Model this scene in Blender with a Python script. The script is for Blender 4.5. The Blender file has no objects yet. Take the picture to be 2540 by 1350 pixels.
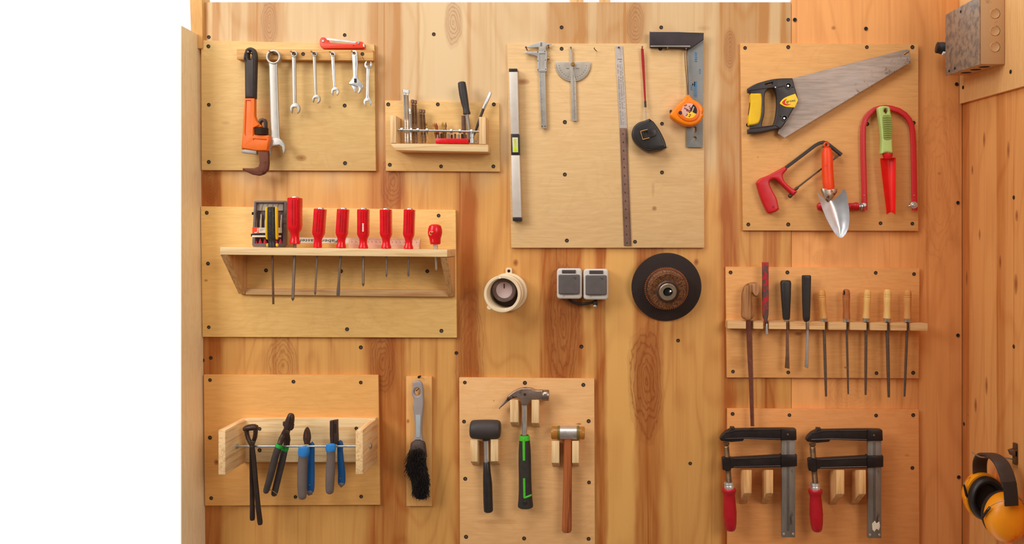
import bpy, bmesh, math, random
from mathutils import Vector, Matrix

random.seed(7)
# ---------------------------------------------------------------- frame
D = 2.0                      # camera distance from the back wall (m)
VX, VY = 1495.0, 590.0       # where the optical axis meets the wall, in photo pixels (1 px = 1 mm there)
CZ = (1350 - VY) / 1000
T = 0.009                    # thickness of the tool boards
scene = bpy.context.scene
col = scene.collection

def S(d): return (D - d) / D
def P(px, py, d=0.0):
    s = S(d)
    return Vector(((VX + (px - VX) * s) / 1000, -d, CZ + (VY - py) * s / 1000))

def lin(c):
    out = []
    for v in c:
        v /= 255
        out.append(v / 12.92 if v <= 0.04045 else ((v + 0.055) / 1.055) ** 2.4)
    return tuple(out)

# ---------------------------------------------------------------- materials
class NT:
    def __init__(s, name):
        s.m = bpy.data.materials.new(name); s.m.use_nodes = True
        s.t = s.m.node_tree; s.n = s.t.nodes; s.l = s.t.links
        s.b = s.n['Principled BSDF']
    def put(s, sock, v):
        if v is None: return
        if hasattr(v, 'is_output'): s.l.new(v, sock)
        else:
            if sock.type == 'RGBA' and len(v) == 3: v = (*v, 1)
            sock.default_value = v
    def math(s, op, a, b=None, c=None, clamp=False):
        n = s.n.new('ShaderNodeMath'); n.operation = op; n.use_clamp = clamp
        for i, v in enumerate((a, b, c)): s.put(n.inputs[i], v)
        return n.outputs[0]
    def vmath(s, op, a, b=None):
        n = s.n.new('ShaderNodeVectorMath'); n.operation = op
        s.put(n.inputs[0], a); s.put(n.inputs[1], b)
        return n.outputs['Value'] if op in ('LENGTH', 'DOT_PRODUCT') else n.outputs[0]
    def noise(s, vec, scale, detail=4, rough=.55, dist=0):
        n = s.n.new('ShaderNodeTexNoise'); s.put(n.inputs['Vector'], vec)
        n.inputs['Scale'].default_value = scale; n.inputs['Detail'].default_value = detail
        n.inputs['Roughness'].default_value = rough; n.inputs['Distortion'].default_value = dist
        return n.outputs['Fac']
    def mix(s, f, a, b, mode='MIX'):
        n = s.n.new('ShaderNodeMix'); n.data_type = 'RGBA'; n.blend_type = mode
        s.put(n.inputs['Factor'], f); s.put(n.inputs['A'] if False else n.inputs[6], a); s.put(n.inputs[7], b)
        return n.outputs[2]
    def fmix(s, f, a, b):
        n = s.n.new('ShaderNodeMix'); n.data_type = 'FLOAT'
        s.put(n.inputs[0], f); s.put(n.inputs[2], a); s.put(n.inputs[3], b)
        return n.outputs[0]
    def rng(s, v, a, b, c=0., d=1., smooth=True):
        n = s.n.new('ShaderNodeMapRange'); n.clamp = True
        if smooth: n.interpolation_type = 'SMOOTHSTEP'
        s.put(n.inputs[0], v)
        for i, q in enumerate((a, b, c, d)): n.inputs[i + 1].default_value = q
        return n.outputs[0]
    def ramp(s, f, stops, interp='LINEAR'):
        n = s.n.new('ShaderNodeValToRGB'); r = n.color_ramp; r.interpolation = interp
        while len(r.elements) > 1: r.elements.remove(r.elements[-1])
        r.elements[0].position = stops[0][0]; r.elements[0].color = (*stops[0][1], 1)
        for p, c in stops[1:]:
            e = r.elements.new(p); e.color = (*c, 1)
        s.put(n.inputs[0], f)
        return n.outputs[0]
    def coord(s, off=None):
        o = s.n.new('ShaderNodeTexCoord').outputs['Object']
        if off is not None: o = s.vmath('ADD', o, tuple(off))
        return o
    def scaled(s, v, x, y, z): return s.vmath('MULTIPLY', v, (x, y, z))
    def xyz(s, v):
        n = s.n.new('ShaderNodeSeparateXYZ'); s.put(n.inputs[0], v); return n.outputs
    def comb(s, x, y, z):
        n = s.n.new('ShaderNodeCombineXYZ')
        for i, q in enumerate((x, y, z)): s.put(n.inputs[i], q)
        return n.outputs[0]
    def bump(s, h, strength=.2, dist=.001):
        n = s.n.new('ShaderNodeBump'); n.inputs['Strength'].default_value = strength
        n.inputs['Distance'].default_value = dist; s.put(n.inputs['Height'], h)
        s.l.new(n.outputs[0], s.b.inputs['Normal'])
    def done(s, colr, rough=.5, metal=0, spec=.5):
        s.put(s.b.inputs['Base Color'], colr); s.put(s.b.inputs['Roughness'], rough)
        s.put(s.b.inputs['Metallic'], metal); s.b.inputs['Specular IOR Level'].default_value = spec
        return s.m

MC = {}
def pm(name, rgb, rough=.5, metal=0., var=.12, vs=60, spots=None, bump=0, spec=.4, stretch=(1, 1, 1)):
    """plain material with mottling; spots = (rgb, threshold, scale)"""
    if name in MC: return MC[name]
    n = NT(name); c = n.scaled(n.coord(), *stretch); L = lin(rgb)
    f = n.noise(c, vs, 5)
    k = n.rng(f, .3, .7, 1 - var, 1 + var, False)
    base = n.mix(1.0, L, n.comb(k, k, k), 'MULTIPLY')
    if spots:
        sc, th, sz = spots
        g = n.noise(c, sz, 6, .65)
        base = n.mix(n.rng(g, th, th + .08), base, lin(sc))
    if bump: n.bump(f, bump)
    r = n.rng(f, .3, .7, max(.03, rough - .06), min(1, rough + .06), False)
    MC[name] = n.done(base, r, metal, spec)
    return MC[name]

def knot_layers(n, pos, colr, knots, dark, wob):
    """knots = [(x, z, a, b, strength, style)] in the object's own metres; style 0 small knot, 1 cathedral figure"""
    x, y, z = n.xyz(pos)
    for kx, kz, a, b, st, style in knots:
        v = n.comb(n.math('DIVIDE', n.math('SUBTRACT', x, kx), a), 0.0, n.math('DIVIDE', n.math('SUBTRACT', z, kz), b))
        r = n.math('ADD', n.vmath('LENGTH', v), n.math('MULTIPLY', n.math('SUBTRACT', wob, .5), .85 if style else .5))
        m = n.rng(r, .66 if style else .55, 1.0, 1., 0.)
        if style:
            ring = n.math('MULTIPLY_ADD', n.math('SINE', n.math('MULTIPLY', r, 44.)), .5, .5)
            ring = n.math('POWER', ring, 4.)
            f = n.math('MULTIPLY', m, n.math('MULTIPLY_ADD', ring, .50, .40))
            core = n.rng(r, .03, .20, .5, 0.)
            f = n.math('MAXIMUM', f, core)
        else:
            f = m
            core = n.rng(r, .15, .5, 0., 1.)
            f = n.math('MULTIPLY', m, n.math('MULTIPLY_ADD', core, -.35, 1.))
        colr = n.mix(n.math('MULTIPLY', f, st, clamp=True), colr, dark)
    return colr

def ply(name, rgb, knots=(), dark=(150, 82, 38), horiz=True, off=(0, 0, 0), contrast=1.0, rough=.55):
    """light birch plywood"""
    if name in MC: return MC[name]
    n = NT(name); pos = n.coord()
    q = n.vmath('ADD', pos, tuple(off))
    g = n.scaled(q, 5, 5, 60) if horiz else n.scaled(q, 60, 60, 5)
    fine = n.noise(g, 3.2, 6, .6, .4)
    big = n.noise(n.scaled(q, 2.2, 2.2, 5.5) if horiz else n.scaled(q, 5.5, 5.5, 2.2), 1.6, 3, .5, .5)
    con = n.math('MULTIPLY_ADD', n.math('SINE', n.math('MULTIPLY', big, 95.)), .5, .5)
    con = n.math('POWER', con, 4.)
    blot = n.noise(q, 7, 4)
    L = lin(rgb); dk = tuple(a * b for a, b in zip(L, (.95, .915, .86))); lt = tuple(min(1, a * b) for a, b in zip(L, (1.05, 1.06, 1.08)))
    c = n.mix(n.rng(fine, .3, .7), lt, dk)
    c = n.mix(n.math('MULTIPLY', con, .20 * contrast), c, tuple(a * b for a, b in zip(L, (.82, .70, .55))))
    c = n.mix(n.math('MULTIPLY', n.rng(blot, .45, .75), .22 * contrast), c, tuple(a * b for a, b in zip(L, (.9, .8, .68))))
    if knots:
        wob = n.noise(q, 35, 3)
        c = knot_layers(n, pos, c, knots, lin(dark), wob)
    n.bump(fine, .05, .0006)
    MC[name] = n.done(c, rough, 0, .25)
    return MC[name]

def softwood(name, rgb, horiz=True, dark=(190, 130, 75)):
    """solid pine for blocks, rails and arms"""
    if name in MC: return MC[name]
    n = NT(name); q = n.coord()
    g = n.scaled(q, 60, 4, 60) if horiz is None else n.scaled(q, 3, 40, 70) if horiz else n.scaled(q, 70, 40, 3)
    f = n.noise(g, 2.2, 5, .55, .6)
    f2 = n.noise(g, 9, 3)
    c = n.mix(n.rng(f, .42, .68), lin(rgb), lin(dark))
    c = n.mix(n.math('MULTIPLY', n.rng(f2, .4, .7), .25), c, tuple(v * .7 for v in lin(rgb)))
    n.bump(f, .15, .0006)
    MC[name] = n.done(c, .55, 0, .25)
    return MC[name]

def wall_wood(name, light, dark, rows, knots, darkk, x0, x1, axis='x', amp=.018, lit_light=None, lit_dark=None):
    """plywood sheets with brown heartwood streaks; rows = [(z_of_change or None, [(px, tone)...])]"""
    n = NT(name); pos = n.coord(); X, Y, Z = n.xyz(pos)
    if axis == 'y': X = n.math('MULTIPLY', Y, -1.0)
    u = n.comb(X, 0.0, Z)
    w1 = n.math('SUBTRACT', n.noise(n.scaled(u, 7, 1, 2.3), 1.0, 4, .6), .5)
    w2 = n.math('SUBTRACT', n.noise(n.scaled(u, 40, 1, 6), 1.0, 3), .5)
    xd = n.math('ADD', X, n.math('ADD', n.math('MULTIPLY', w1, amp * 2), n.math('MULTIPLY', w2, amp * .35)))
    f = n.math('DIVIDE', n.math('SUBTRACT', xd, x0), x1 - x0)
    tone = None
    for zc, stops in rows:
        r = None; st_ = list(stops); ch = [st_[i:i + 25] for i in range(0, len(st_), 25)]
        for ci, c_ in enumerate(ch):
            if ci: c_ = [(c_[0][0] - .6, 0)] + c_
            if ci < len(ch) - 1: c_ = c_ + [(c_[-1][0] + .6, 0)]
            q = n.ramp(f, [((px / 1000 - x0) / (x1 - x0), (t, t, t)) for px, t in c_])
            r = q if r is None else n.mix(1.0, r, q, 'LIGHTEN')
        if tone is None: tone = r
        else:
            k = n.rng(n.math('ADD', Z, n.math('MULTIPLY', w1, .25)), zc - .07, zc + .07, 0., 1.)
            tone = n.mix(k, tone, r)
    tone = n.math('MULTIPLY', n.xyz(tone)[0], 1.5)
    fine = n.noise(n.scaled(u, 130, 1, 5), 1.0, 5, .6)
    fine2 = n.noise(n.scaled(u, 22, 1, 1.6), 1.0, 4, .6, .8)
    big = n.noise(n.scaled(u, 5, 1, 1.3), 1.0, 2, .5, .3)
    con = n.math('POWER', n.math('MULTIPLY_ADD', n.math('SINE', n.math('MULTIPLY', big, 70.)), .5, .5), 4.)
    L, K = lin(light), lin(dark)
    if lit_light: L = n.mix(k, L, lin(lit_light)); K = n.mix(k, K, lin(lit_dark))  # upper zone fades to tones with the bright light painted in
    t = n.math('ADD', tone, n.math('MULTIPLY', n.math('SUBTRACT', fine, .5), n.math('MULTIPLY_ADD', tone, .7, .25)))
    t = n.math('ADD', t, n.math('MULTIPLY', n.math('SUBTRACT', fine2, .5), .32))
    t = n.math('ADD', t, n.math('MULTIPLY', con, .17), clamp=True)
    lines = n.noise(n.scaled(u, 75, 1, 1.1), 1.0, 2, .4)
    lines = n.math('MULTIPLY', n.rng(lines, .60, .70), n.math('MULTIPLY_ADD', tone, .45, .10))
    t = n.math('ADD', t, lines, clamp=True)
    c = n.mix(t, L, K)
    if knots:
        wob = n.noise(n.scaled(u, 26, 1, 9), 1.0, 4)
        p2 = n.comb(X, 0.0, Z)
        c = knot_layers(n, p2, c, knots, lin(darkk), wob)
    n.bump(fine, .10, .0006)
    return n.done(c, .5, 0, .3)

# ---------------------------------------------------------------- mesh builder
def catmull(pts, k=5, closed=True):
    """pts: (x, y) smooth, (x, y, 1) sharp corner"""
    n = len(pts); out = []
    rngs = range(n) if closed else range(n - 1)
    for i in rngs:
        p1, p2 = pts[i], pts[(i + 1) % n]
        p0 = pts[(i - 1) % n] if (closed or i > 0) else p1
        p3 = pts[(i + 2) % n] if (closed or i + 2 < n) else p2
        if len(p1) > 2: p0 = p1
        if len(p2) > 2: p3 = p2
        if len(p1) > 2 and len(p2) > 2:
            out.append((p1[0], p1[1])); continue
        for j in range(k):
            t = j / k
            out.append(tuple(.5 * (2 * p1[a] + (p2[a] - p0[a]) * t + (2 * p0[a] - 5 * p1[a] + 4 * p2[a] - p3[a]) * t * t
                             + (3 * p1[a] - p0[a] - 3 * p2[a] + p3[a]) * t ** 3) for a in (0, 1)))
    if not closed: out.append(tuple(pts[-1][:2]))
    return out

def circ(cx, cy, r, n=28, ry=None):
    ry = r if ry is None else ry
    return [(cx + r * math.cos(2 * math.pi * i / n), cy + ry * math.sin(2 * math.pi * i / n)) for i in range(n)]

class MB:
    def __init__(s): s.bm = bmesh.new()
    def add(s, vs, fs):
        v = [s.bm.verts.new(c) for c in vs]
        for f in fs:
            try: s.bm.faces.new([v[i] for i in f])
            except ValueError: pass
        return s
    def hexa(s, front, df, db, back=None, bev=.0008, seg=2):
        """front / back = 4 pixel corners TL TR BR BL; back None: straight behind the front"""
        dfs = df if isinstance(df, (list, tuple)) else [df] * 4
        F = [P(p[0], p[1], q) for p, q in zip(front, dfs)]
        dbs = db if isinstance(db, (list, tuple)) else [db] * 4
        B = [P(p[0], p[1], q) for p, q in zip(back, dbs)] if back else [Vector((v.x, -q, v.z)) for v, q in zip(F, dbs)]
        return s.solid8(F + B, bev, seg)
    def solid8(s, V, bev=.0008, seg=2):
        b = bmesh.new(); v = [b.verts.new(c) for c in V]
        for f in ((0, 1, 2, 3), (7, 6, 5, 4), (0, 4, 5, 1), (1, 5, 6, 2), (2, 6, 7, 3), (3, 7, 4, 0)): b.faces.new([v[i] for i in f])
        bmesh.ops.recalc_face_normals(b, faces=b.faces)
        if bev: bmesh.ops.bevel(b, geom=b.edges[:], offset=bev, segments=seg, profile=.5, affect='EDGES', clamp_overlap=True)
        return s._take(b)
    def rect(s, x0, y0, x1, y1, df, db, bev=.0008):
        return s.hexa([(x0, y0), (x1, y0), (x1, y1), (x0, y1)], df, db, None, bev)
    def wbox(s, lo, hi, bev=.0008):
        (a, b, c), (d, e, f) = lo, hi
        return s.solid8([Vector(q) for q in ((a, b, f), (d, b, f), (d, b, c), (a, b, c), (a, e, f), (d, e, f), (d, e, c), (a, e, c))], bev)
    def _take(s, b):
        me = bpy.data.meshes.new('tmp'); b.to_mesh(me); b.free(); s.bm.from_mesh(me); bpy.data.meshes.remove(me); return s
    def shape(s, outer, d0, d1, bev=.001, holes=(), smooth=0, lean=None, hsmooth=0, br=2):
        """flat outline (pixels, read at the front depth) extruded d0..d1 with rounded edges; lean=(pyA, dA, pyB, dB) adds depth along y"""
        def dd(py):
            if not lean: return 0
            a, da, b, db = lean; return da + (db - da) * (py - a) / (b - a)
        cu = bpy.data.curves.new('c', 'CURVE'); cu.dimensions = '2D'; cu.fill_mode = 'BOTH'
        th = d1 - d0; bev = min(bev, th * .49)
        cu.extrude = th / 2 - bev; cu.bevel_depth = bev; cu.bevel_resolution = br; cu.offset = -bev
        loops = [catmull(outer, smooth) if smooth else [p[:2] for p in outer]]
        for h in holes: loops.append(catmull(h, hsmooth) if hsmooth else [p[:2] for p in h])
        for lp in loops:
            sp = cu.splines.new('POLY'); sp.use_cyclic_u = True; sp.points.add(len(lp) - 1)
            for i, (x, y) in enumerate(lp):
                w = P(x, y, d1 + dd(y)); sp.points[i].co = (w.x, w.z, 0, 1)
        ob = bpy.data.objects.new('c', cu); me = ob.to_mesh()
        b = bmesh.new(); b.from_mesh(me); ob.to_mesh_clear(); bpy.data.objects.remove(ob); bpy.data.curves.remove(cu)
        bmesh.ops.remove_doubles(b, verts=b.verts, dist=1e-6)
        mid = (d0 + d1) / 2
        for v in b.verts:
            x, z, t = v.co; py = 1350 - z * 1000
            py = VY - (z - CZ) * 1000 / S(d1)
            v.co = (x, -(mid + t) - dd(py), z)
        bmesh.ops.recalc_face_normals(b, faces=b.faces)
        return s._take(b)
    def plank(s, top, th, d1, d0, holes):
        """board seen edge-on with drilled holes (px on the top edge, depth, radius px)"""
        a = P(*top[0], d1); b = P(*top[1], d1); th = th / 1000 * S(d1); sl = (b.z - a.z) / (b.x - a.x); bev = .0012
        cu = bpy.data.curves.new('c', 'CURVE'); cu.dimensions = '2D'; cu.fill_mode = 'BOTH'
        cu.extrude = th / 2 - bev; cu.bevel_depth = bev; cu.bevel_resolution = 2; cu.offset = -bev
        loops = [[(a.x, -d1), (b.x, -d1), (b.x, -d0), (a.x, -d0)]]
        for px, d, r in holes:
            py = top[0][1] + (top[1][1] - top[0][1]) * (px - top[0][0]) / (top[1][0] - top[0][0])
            loops.append(circ(P(px, py, d).x, -d, r / 1000, 24))
        for lp in loops:
            sp = cu.splines.new('POLY'); sp.use_cyclic_u = True; sp.points.add(len(lp) - 1)
            for i, (x, y) in enumerate(lp): sp.points[i].co = (x, y, 0, 1)
        ob = bpy.data.objects.new('c', cu); me = ob.to_mesh(); bb = bmesh.new(); bb.from_mesh(me)
        ob.to_mesh_clear(); bpy.data.objects.remove(ob); bpy.data.curves.remove(cu)
        bmesh.ops.remove_doubles(bb, verts=bb.verts, dist=1e-6)
        for v in bb.verts: v.co.z = a.z - th / 2 + v.co.z + (v.co.x - a.x) * sl
        bmesh.ops.recalc_face_normals(bb, faces=bb.faces)
        return s._take(bb)
    def loft(s, st, n=20, p=2.0, side=None, closed=False, cap=True):
        """st = (px, py, d, half width px, half depth px); superellipse sections along the path"""
        pts = [P(q[0], q[1], q[2]) for q in st]
        return s.wloft([(pts[i], q[3] / 1000 * S(q[2]), q[4] / 1000 * S(q[2]), (q[5] if len(q) > 5 else p)) for i, q in enumerate(st)], n, side, cap)
    def wloft(s, st, n=20, side=None, cap=True):
        pts = [q[0] for q in st]; m = len(pts); rings = []; prev = None
        for i, (c, w, h, p) in enumerate(st):
            a = pts[max(0, i - 1)]; b = pts[min(m - 1, i + 1)]
            t = (b - a); t = t.normalized() if t.length > 1e-9 else Vector((0, 0, -1))
            sd = Vector(side) if side is not None else t.cross(Vector((0, 1, 0)))
            if sd.length < .05: sd = prev.copy() if prev is not None else Vector((1, 0, 0))
            sd = (sd - t * sd.dot(t)).normalized(); prev = sd
            up = sd.cross(t).normalized(); ring = []
            for k in range(n):
                an = 2 * math.pi * k / n; ca, sa = math.cos(an), math.sin(an)
                x = math.copysign(abs(ca) ** (2 / p), ca) * w; y = math.copysign(abs(sa) ** (2 / p), sa) * h
                ring.append(s.bm.verts.new(c + sd * x + up * y))
            rings.append(ring)
        for a, b in zip(rings, rings[1:]):
            for k in range(n):
                s.bm.faces.new((a[k], a[(k + 1) % n], b[(k + 1) % n], b[k]))
        if cap:
            s.bm.faces.new(rings[0][::-1]); s.bm.faces.new(rings[-1])
        return s
    def tube(s, pts, r, n=12, smooth=0):
        """pts (px, py, d), r in px"""
        if smooth:
            q = []
            for i in range(len(pts) - 1):
                p0, p1, p2, p3 = pts[max(0, i - 1)], pts[i], pts[i + 1], pts[min(len(pts) - 1, i + 2)]
                for j in range(smooth):
                    t = j / smooth
                    q.append(tuple(.5 * (2 * p1[a] + (p2[a] - p0[a]) * t + (2 * p0[a] - 5 * p1[a] + 4 * p2[a] - p3[a]) * t * t + (3 * p1[a] - p0[a] - 3 * p2[a] + p3[a]) * t ** 3) for a in range(3)))
            q.append(pts[-1]); pts = q
        return s.loft([(x, y, d, r, r) for x, y, d in pts], n)
    def lathe(s, c, axis, prof, n=40, cap=True):
        """c world point, axis world direction, prof = (along, radius) metres"""
        ax = Vector(axis).normalized(); u = ax.cross(Vector((0, 0, 1)))
        if u.length < .1: u = ax.cross(Vector((1, 0, 0)))
        u.normalize(); v = ax.cross(u); rings = []
        for t, r in prof:
            rings.append([s.bm.verts.new(c + ax * t + (u * math.cos(2 * math.pi * k / n) + v * math.sin(2 * math.pi * k / n)) * max(r, 1e-5)) for k in range(n)])
        for a, b in zip(rings, rings[1:]):
            for k in range(n): s.bm.faces.new((a[k], a[(k + 1) % n], b[(k + 1) % n], b[k]))
        if cap:
            s.bm.faces.new(rings[0][::-1]); s.bm.faces.new(rings[-1])
        return s
    def disc(s, px, py, d0, d1, r, bev=.0005, n=24, r0=None):
        """short cylinder facing out of the wall"""
        c = P(px, py, d1); R = r / 1000 * S(d1); h = d1 - d0; b = min(bev, h * .6, R * .5)
        return s.lathe(Vector((c.x, -d0, c.z)), (0, -1, 0), [(0, R), (h - b, R), (h, R - b)], n)
    def mesh(s, name, off=Vector((0, 0, 0)), ang=35):
        bmesh.ops.recalc_face_normals(s.bm, faces=s.bm.faces)
        for v in s.bm.verts: v.co -= off
        me = bpy.data.meshes.new(name); s.bm.to_mesh(me); s.bm.free()
        me.polygons.foreach_set('use_smooth', [True] * len(me.polygons))
        me.set_sharp_from_angle(angle=math.radians(ang))
        return me
    def centre(s):
        xs = [v.co for v in s.bm.verts]
        lo = [min(c[i] for c in xs) for i in range(3)]; hi = [max(c[i] for c in xs) for i in range(3)]
        return Vector(((lo[0] + hi[0]) / 2, hi[1], lo[2]))

WL = {}
def props(o, label=None, cat=None, group=None, kind=None):
    if label: o['label'] = label
    if cat: o['category'] = cat
    if group: o['group'] = group
    if kind: o['kind'] = kind
    return o
def thing(name, label, cat, base, group=None):
    o = bpy.data.objects.new(name, None); col.objects.link(o); o.empty_display_size = .02
    o.location = base; WL[o.name] = Vector(base)
    return props(o, label, cat, group)
def part(name, mb, mat, parent, label=None, kind=None, ang=35):
    me = mb.mesh(name, WL[parent.name], ang); me.materials.append(mat)
    o = bpy.data.objects.new(name, me); col.objects.link(o); o.parent = parent; WL[o.name] = WL[parent.name].copy()
    return props(o, label, None, None, kind)
def single(name, mb, mat, label, cat, group=None, ang=35):
    c = mb.centre(); me = mb.mesh(name, c, ang); me.materials.append(mat)
    o = bpy.data.objects.new(name, me); col.objects.link(o); o.location = c; WL[o.name] = c
    return props(o, label, cat, group)
def struct(name, mb, mat, label, ang=35):
    me = mb.mesh(name, Vector((0, 0, 0)), ang); me.materials.append(mat)
    o = bpy.data.objects.new(name, me); col.objects.link(o); WL[o.name] = Vector((0, 0, 0))
    return props(o, label, None, None, 'structure')

def text_mb(txt, p0, xdir, ydir, height, mirror=False, thick=.0002, spacing=1.0, width=None):
    """built-in font lettering lying on a surface; p0 = centre, height = capital height (m)"""
    cu = bpy.data.curves.new('t', 'FONT'); cu.body = txt; cu.size = 1; cu.extrude = .02; cu.align_x = 'CENTER'; cu.align_y = 'CENTER'; cu.space_character = spacing
    ob = bpy.data.objects.new('t', cu); me = ob.to_mesh()
    b = bmesh.new(); b.from_mesh(me); ob.to_mesh_clear(); bpy.data.objects.remove(ob); bpy.data.curves.remove(cu)
    xd, yd = Vector(xdir).normalized(), Vector(ydir).normalized(); nd = xd.cross(yd)
    xs = [v.co.x for v in b.verts]; w = max(xs) - min(xs)
    k = height / .69; kx = (width / w) if width else k
    for v in b.verts:
        v.co = Vector(p0) + xd * v.co.x * kx + yd * v.co.y * k + nd * (v.co.z * thick / .02)
    m = MB(); return m._take(b)
# ---------------------------------------------------------------- common materials
M_screw = pm('black_screw', (27, 19, 17), .6, 0, .1)
M_nail = pm('nail_steel', (120, 95, 75), .45, .8, .2)
M_steel = pm('satin_steel', (190, 184, 176), .45, .7, .08, 40)
M_chrome = pm('chrome', (226, 225, 224), .34, .9, .04)
M_dull = pm('dull_steel', (168, 158, 150), .5, .6, .12, 40, ((120, 80, 60), .62, 60))
M_darksteel = pm('dark_steel', (78, 62, 54), .42, .55, .2, 70, ((110, 66, 44), .58, 60))
M_rust = pm('rusty_iron', (112, 62, 42), .6, .35, .2, 80, ((70, 40, 32), .58, 60))
M_blackplas = pm('black_plastic', (42, 37, 36), .42, 0, .1)
M_rubber = pm('black_rubber', (48, 43, 42), .6, 0, .15, 50)
M_zinc = pm('zinc', (190, 192, 192), .32, .9, .1)
M_red = pm('red_plastic', (222, 26, 34), .28, 0, .04)
M_redpaint = pm('red_paint', (200, 28, 36), .38, 0, .06)
M_white = pm('white_print', (240, 236, 228), .5)
M_black = pm('black_ink', (30, 26, 25), .6)
M_blind = pm('dark_hole', (14, 10, 9), .8)
PINE = softwood('pale_pine', (240, 208, 158), True, (222, 176, 118))
PINEV = softwood('pale_pine_upright', (240, 206, 156), False, (222, 174, 116))
PINEO = softwood('warm_pine_upright', (226, 176, 118), False, (200, 140, 82))
PINER = softwood('tan_pine', (224, 180, 126), True, (198, 142, 88))

# ---------------------------------------------------------------- the setting
def k_(px, py, a, b, st=.8, style=0): return (px / 1000, (1350 - py) / 1000, a / 1000, b / 1000, st, style)
X0, X1 = .48, 1.98
def nt(lst): return lst
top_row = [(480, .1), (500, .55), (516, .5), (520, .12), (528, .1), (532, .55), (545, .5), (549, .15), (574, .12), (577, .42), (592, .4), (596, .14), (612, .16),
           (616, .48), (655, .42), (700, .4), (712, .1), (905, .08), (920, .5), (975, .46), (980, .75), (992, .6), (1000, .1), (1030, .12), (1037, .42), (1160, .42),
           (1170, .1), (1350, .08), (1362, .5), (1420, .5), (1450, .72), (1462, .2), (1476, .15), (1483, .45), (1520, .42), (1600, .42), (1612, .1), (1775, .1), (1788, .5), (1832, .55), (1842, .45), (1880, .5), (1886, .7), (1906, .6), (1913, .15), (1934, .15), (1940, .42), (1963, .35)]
top_row2 = None
low_row = [(480, .2), (500, .6), (545, .5), (552, .14), (676, .14), (682, .45), (690, .14), (900, .14), (918, .5), (1005, .46), (1012, .16), (1120, .16),
           (1132, .42), (1165, .66), (1184, .58), (1196, .18), (1335, .16), (1346, .55), (1400, .5), (1440, .52), (1452, .18), (1474, .16), (1482, .55), (1496, .5),
           (1504, .14), (1572, .14), (1584, .5), (1636, .5), (1650, .18), (1783, .16), (1798, .62), (1826, .5), (1836, .18), (1850, .18), (1856, .45), (1864, .2), (1886, .2), (1892, .45), (1926, .5), (1934, .2), (1963, .25)]
knots_left = [k_(668, 55, 24, 75, .6, 1), k_(1124, 58, 26, 70, .6, 1), k_(1575, 58, 26, 65, .6, 1), k_(1811, 128, 18, 60, .7, 1),
              k_(522, 452, 26, 66, .8, 1), k_(975, 455, 36, 85, .8, 1), k_(700, 905, 50, 95, .6, 1), k_(948, 890, 40, 110, .85, 1),
              k_(1165, 900, 44, 260, .62, 1), k_(1398, 810, 48, 210, .85, 1), k_(1604, 950, 50, 165, .9, 1),
              k_(1279, 652, 8, 11, .9), k_(1727, 650, 8, 11, .9), k_(1745, 70, 20, 8, .25), k_(1900, 130, 4, 4, .5)]
LIT_TOP = (222, 190, 144)  # paler tone near the wall top, washed-out bright light put into the colour
M_wall = wall_wood('plywood_wall', (230, 173, 97), (172, 95, 38), [(0, low_row), (.93, top_row)], knots_left, (140, 70, 28), X0, X1, lit_light=LIT_TOP, lit_dark=(190, 134, 76))
knots_right = [k_(2068, 69, 7, 7, .8), k_(2330, 440, 70, 260, .28, 1), k_(2050, 640, 40, 30, .25, 1), k_(2330, 430, 6, 4, .5), k_(2110, 980, 90, 60, .2, 1)]
right_row = [(480, .12), (1963, .12), (1967, .16), (2080, .08), (2200, .14), (2260, .22), (2330, .1), (2395, .16)]
M_wall2 = wall_wood('plywood_wall_plain', (246, 174, 104), (190, 112, 56), [(0, [(480, .12), (1966, .16), (2080, .1), (2200, .16), (2270, .28), (2330, .18), (2395, .2)])], knots_right, (150, 82, 40), .48, 2.40)

def wpx(px, py): return (px / 1000, (1350 - py) / 1000)
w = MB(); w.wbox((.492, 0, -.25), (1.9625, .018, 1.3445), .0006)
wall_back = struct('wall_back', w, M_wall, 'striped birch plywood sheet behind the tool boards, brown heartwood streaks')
w = MB(); w.wbox((1.9637, .0012, -.25), (2.3864, .018, 1.352), .0006); w.wbox((2.34, .0185, -.25), (2.3878, .05, 1.352), .0006)  # second box is an unseen strip added to block light in the corner gap
wall_plain = struct('wall_back', w, M_wall2, 'plainer orange plywood sheet at the right end of the back wall')

lk = [(-.02, 1.1, .05, .02, .25, 0)]
M_side = ply('plywood_side', (255, 234, 194), horiz=False, contrast=.7, rough=.4)
# left side sheet: stands square to the back wall, front edge bevelled away
w = MB()
tz = 1350 - 88
A = [P(495, 88, 0), P(450, 64, .0861), P(450, 1420, .118), P(510, 1420, 0)]
out = Vector((-.006, 0, 0))
Bk = [a + out for a in A]
Bk[1] += Vector((0, .008, 0)); Bk[2] += Vector((0, .008, 0))
w.solid8([A[0], A[1], A[2], A[3], Bk[0], Bk[1], Bk[2], Bk[3]], 0)
wall_left = struct('wall_left', w, M_side, 'pale plywood sheet forming the left side wall')
# post in the top-left corner
w = MB(); w.hexa([(470, -12), (501, -12), (503, 120), (474, 120)], .012, -.03, bev=.002)
struct('trim_1', w, ply('post_wood', (226, 172, 104), horiz=False, contrast=1.2), 'square timber post in the top left corner')
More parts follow.
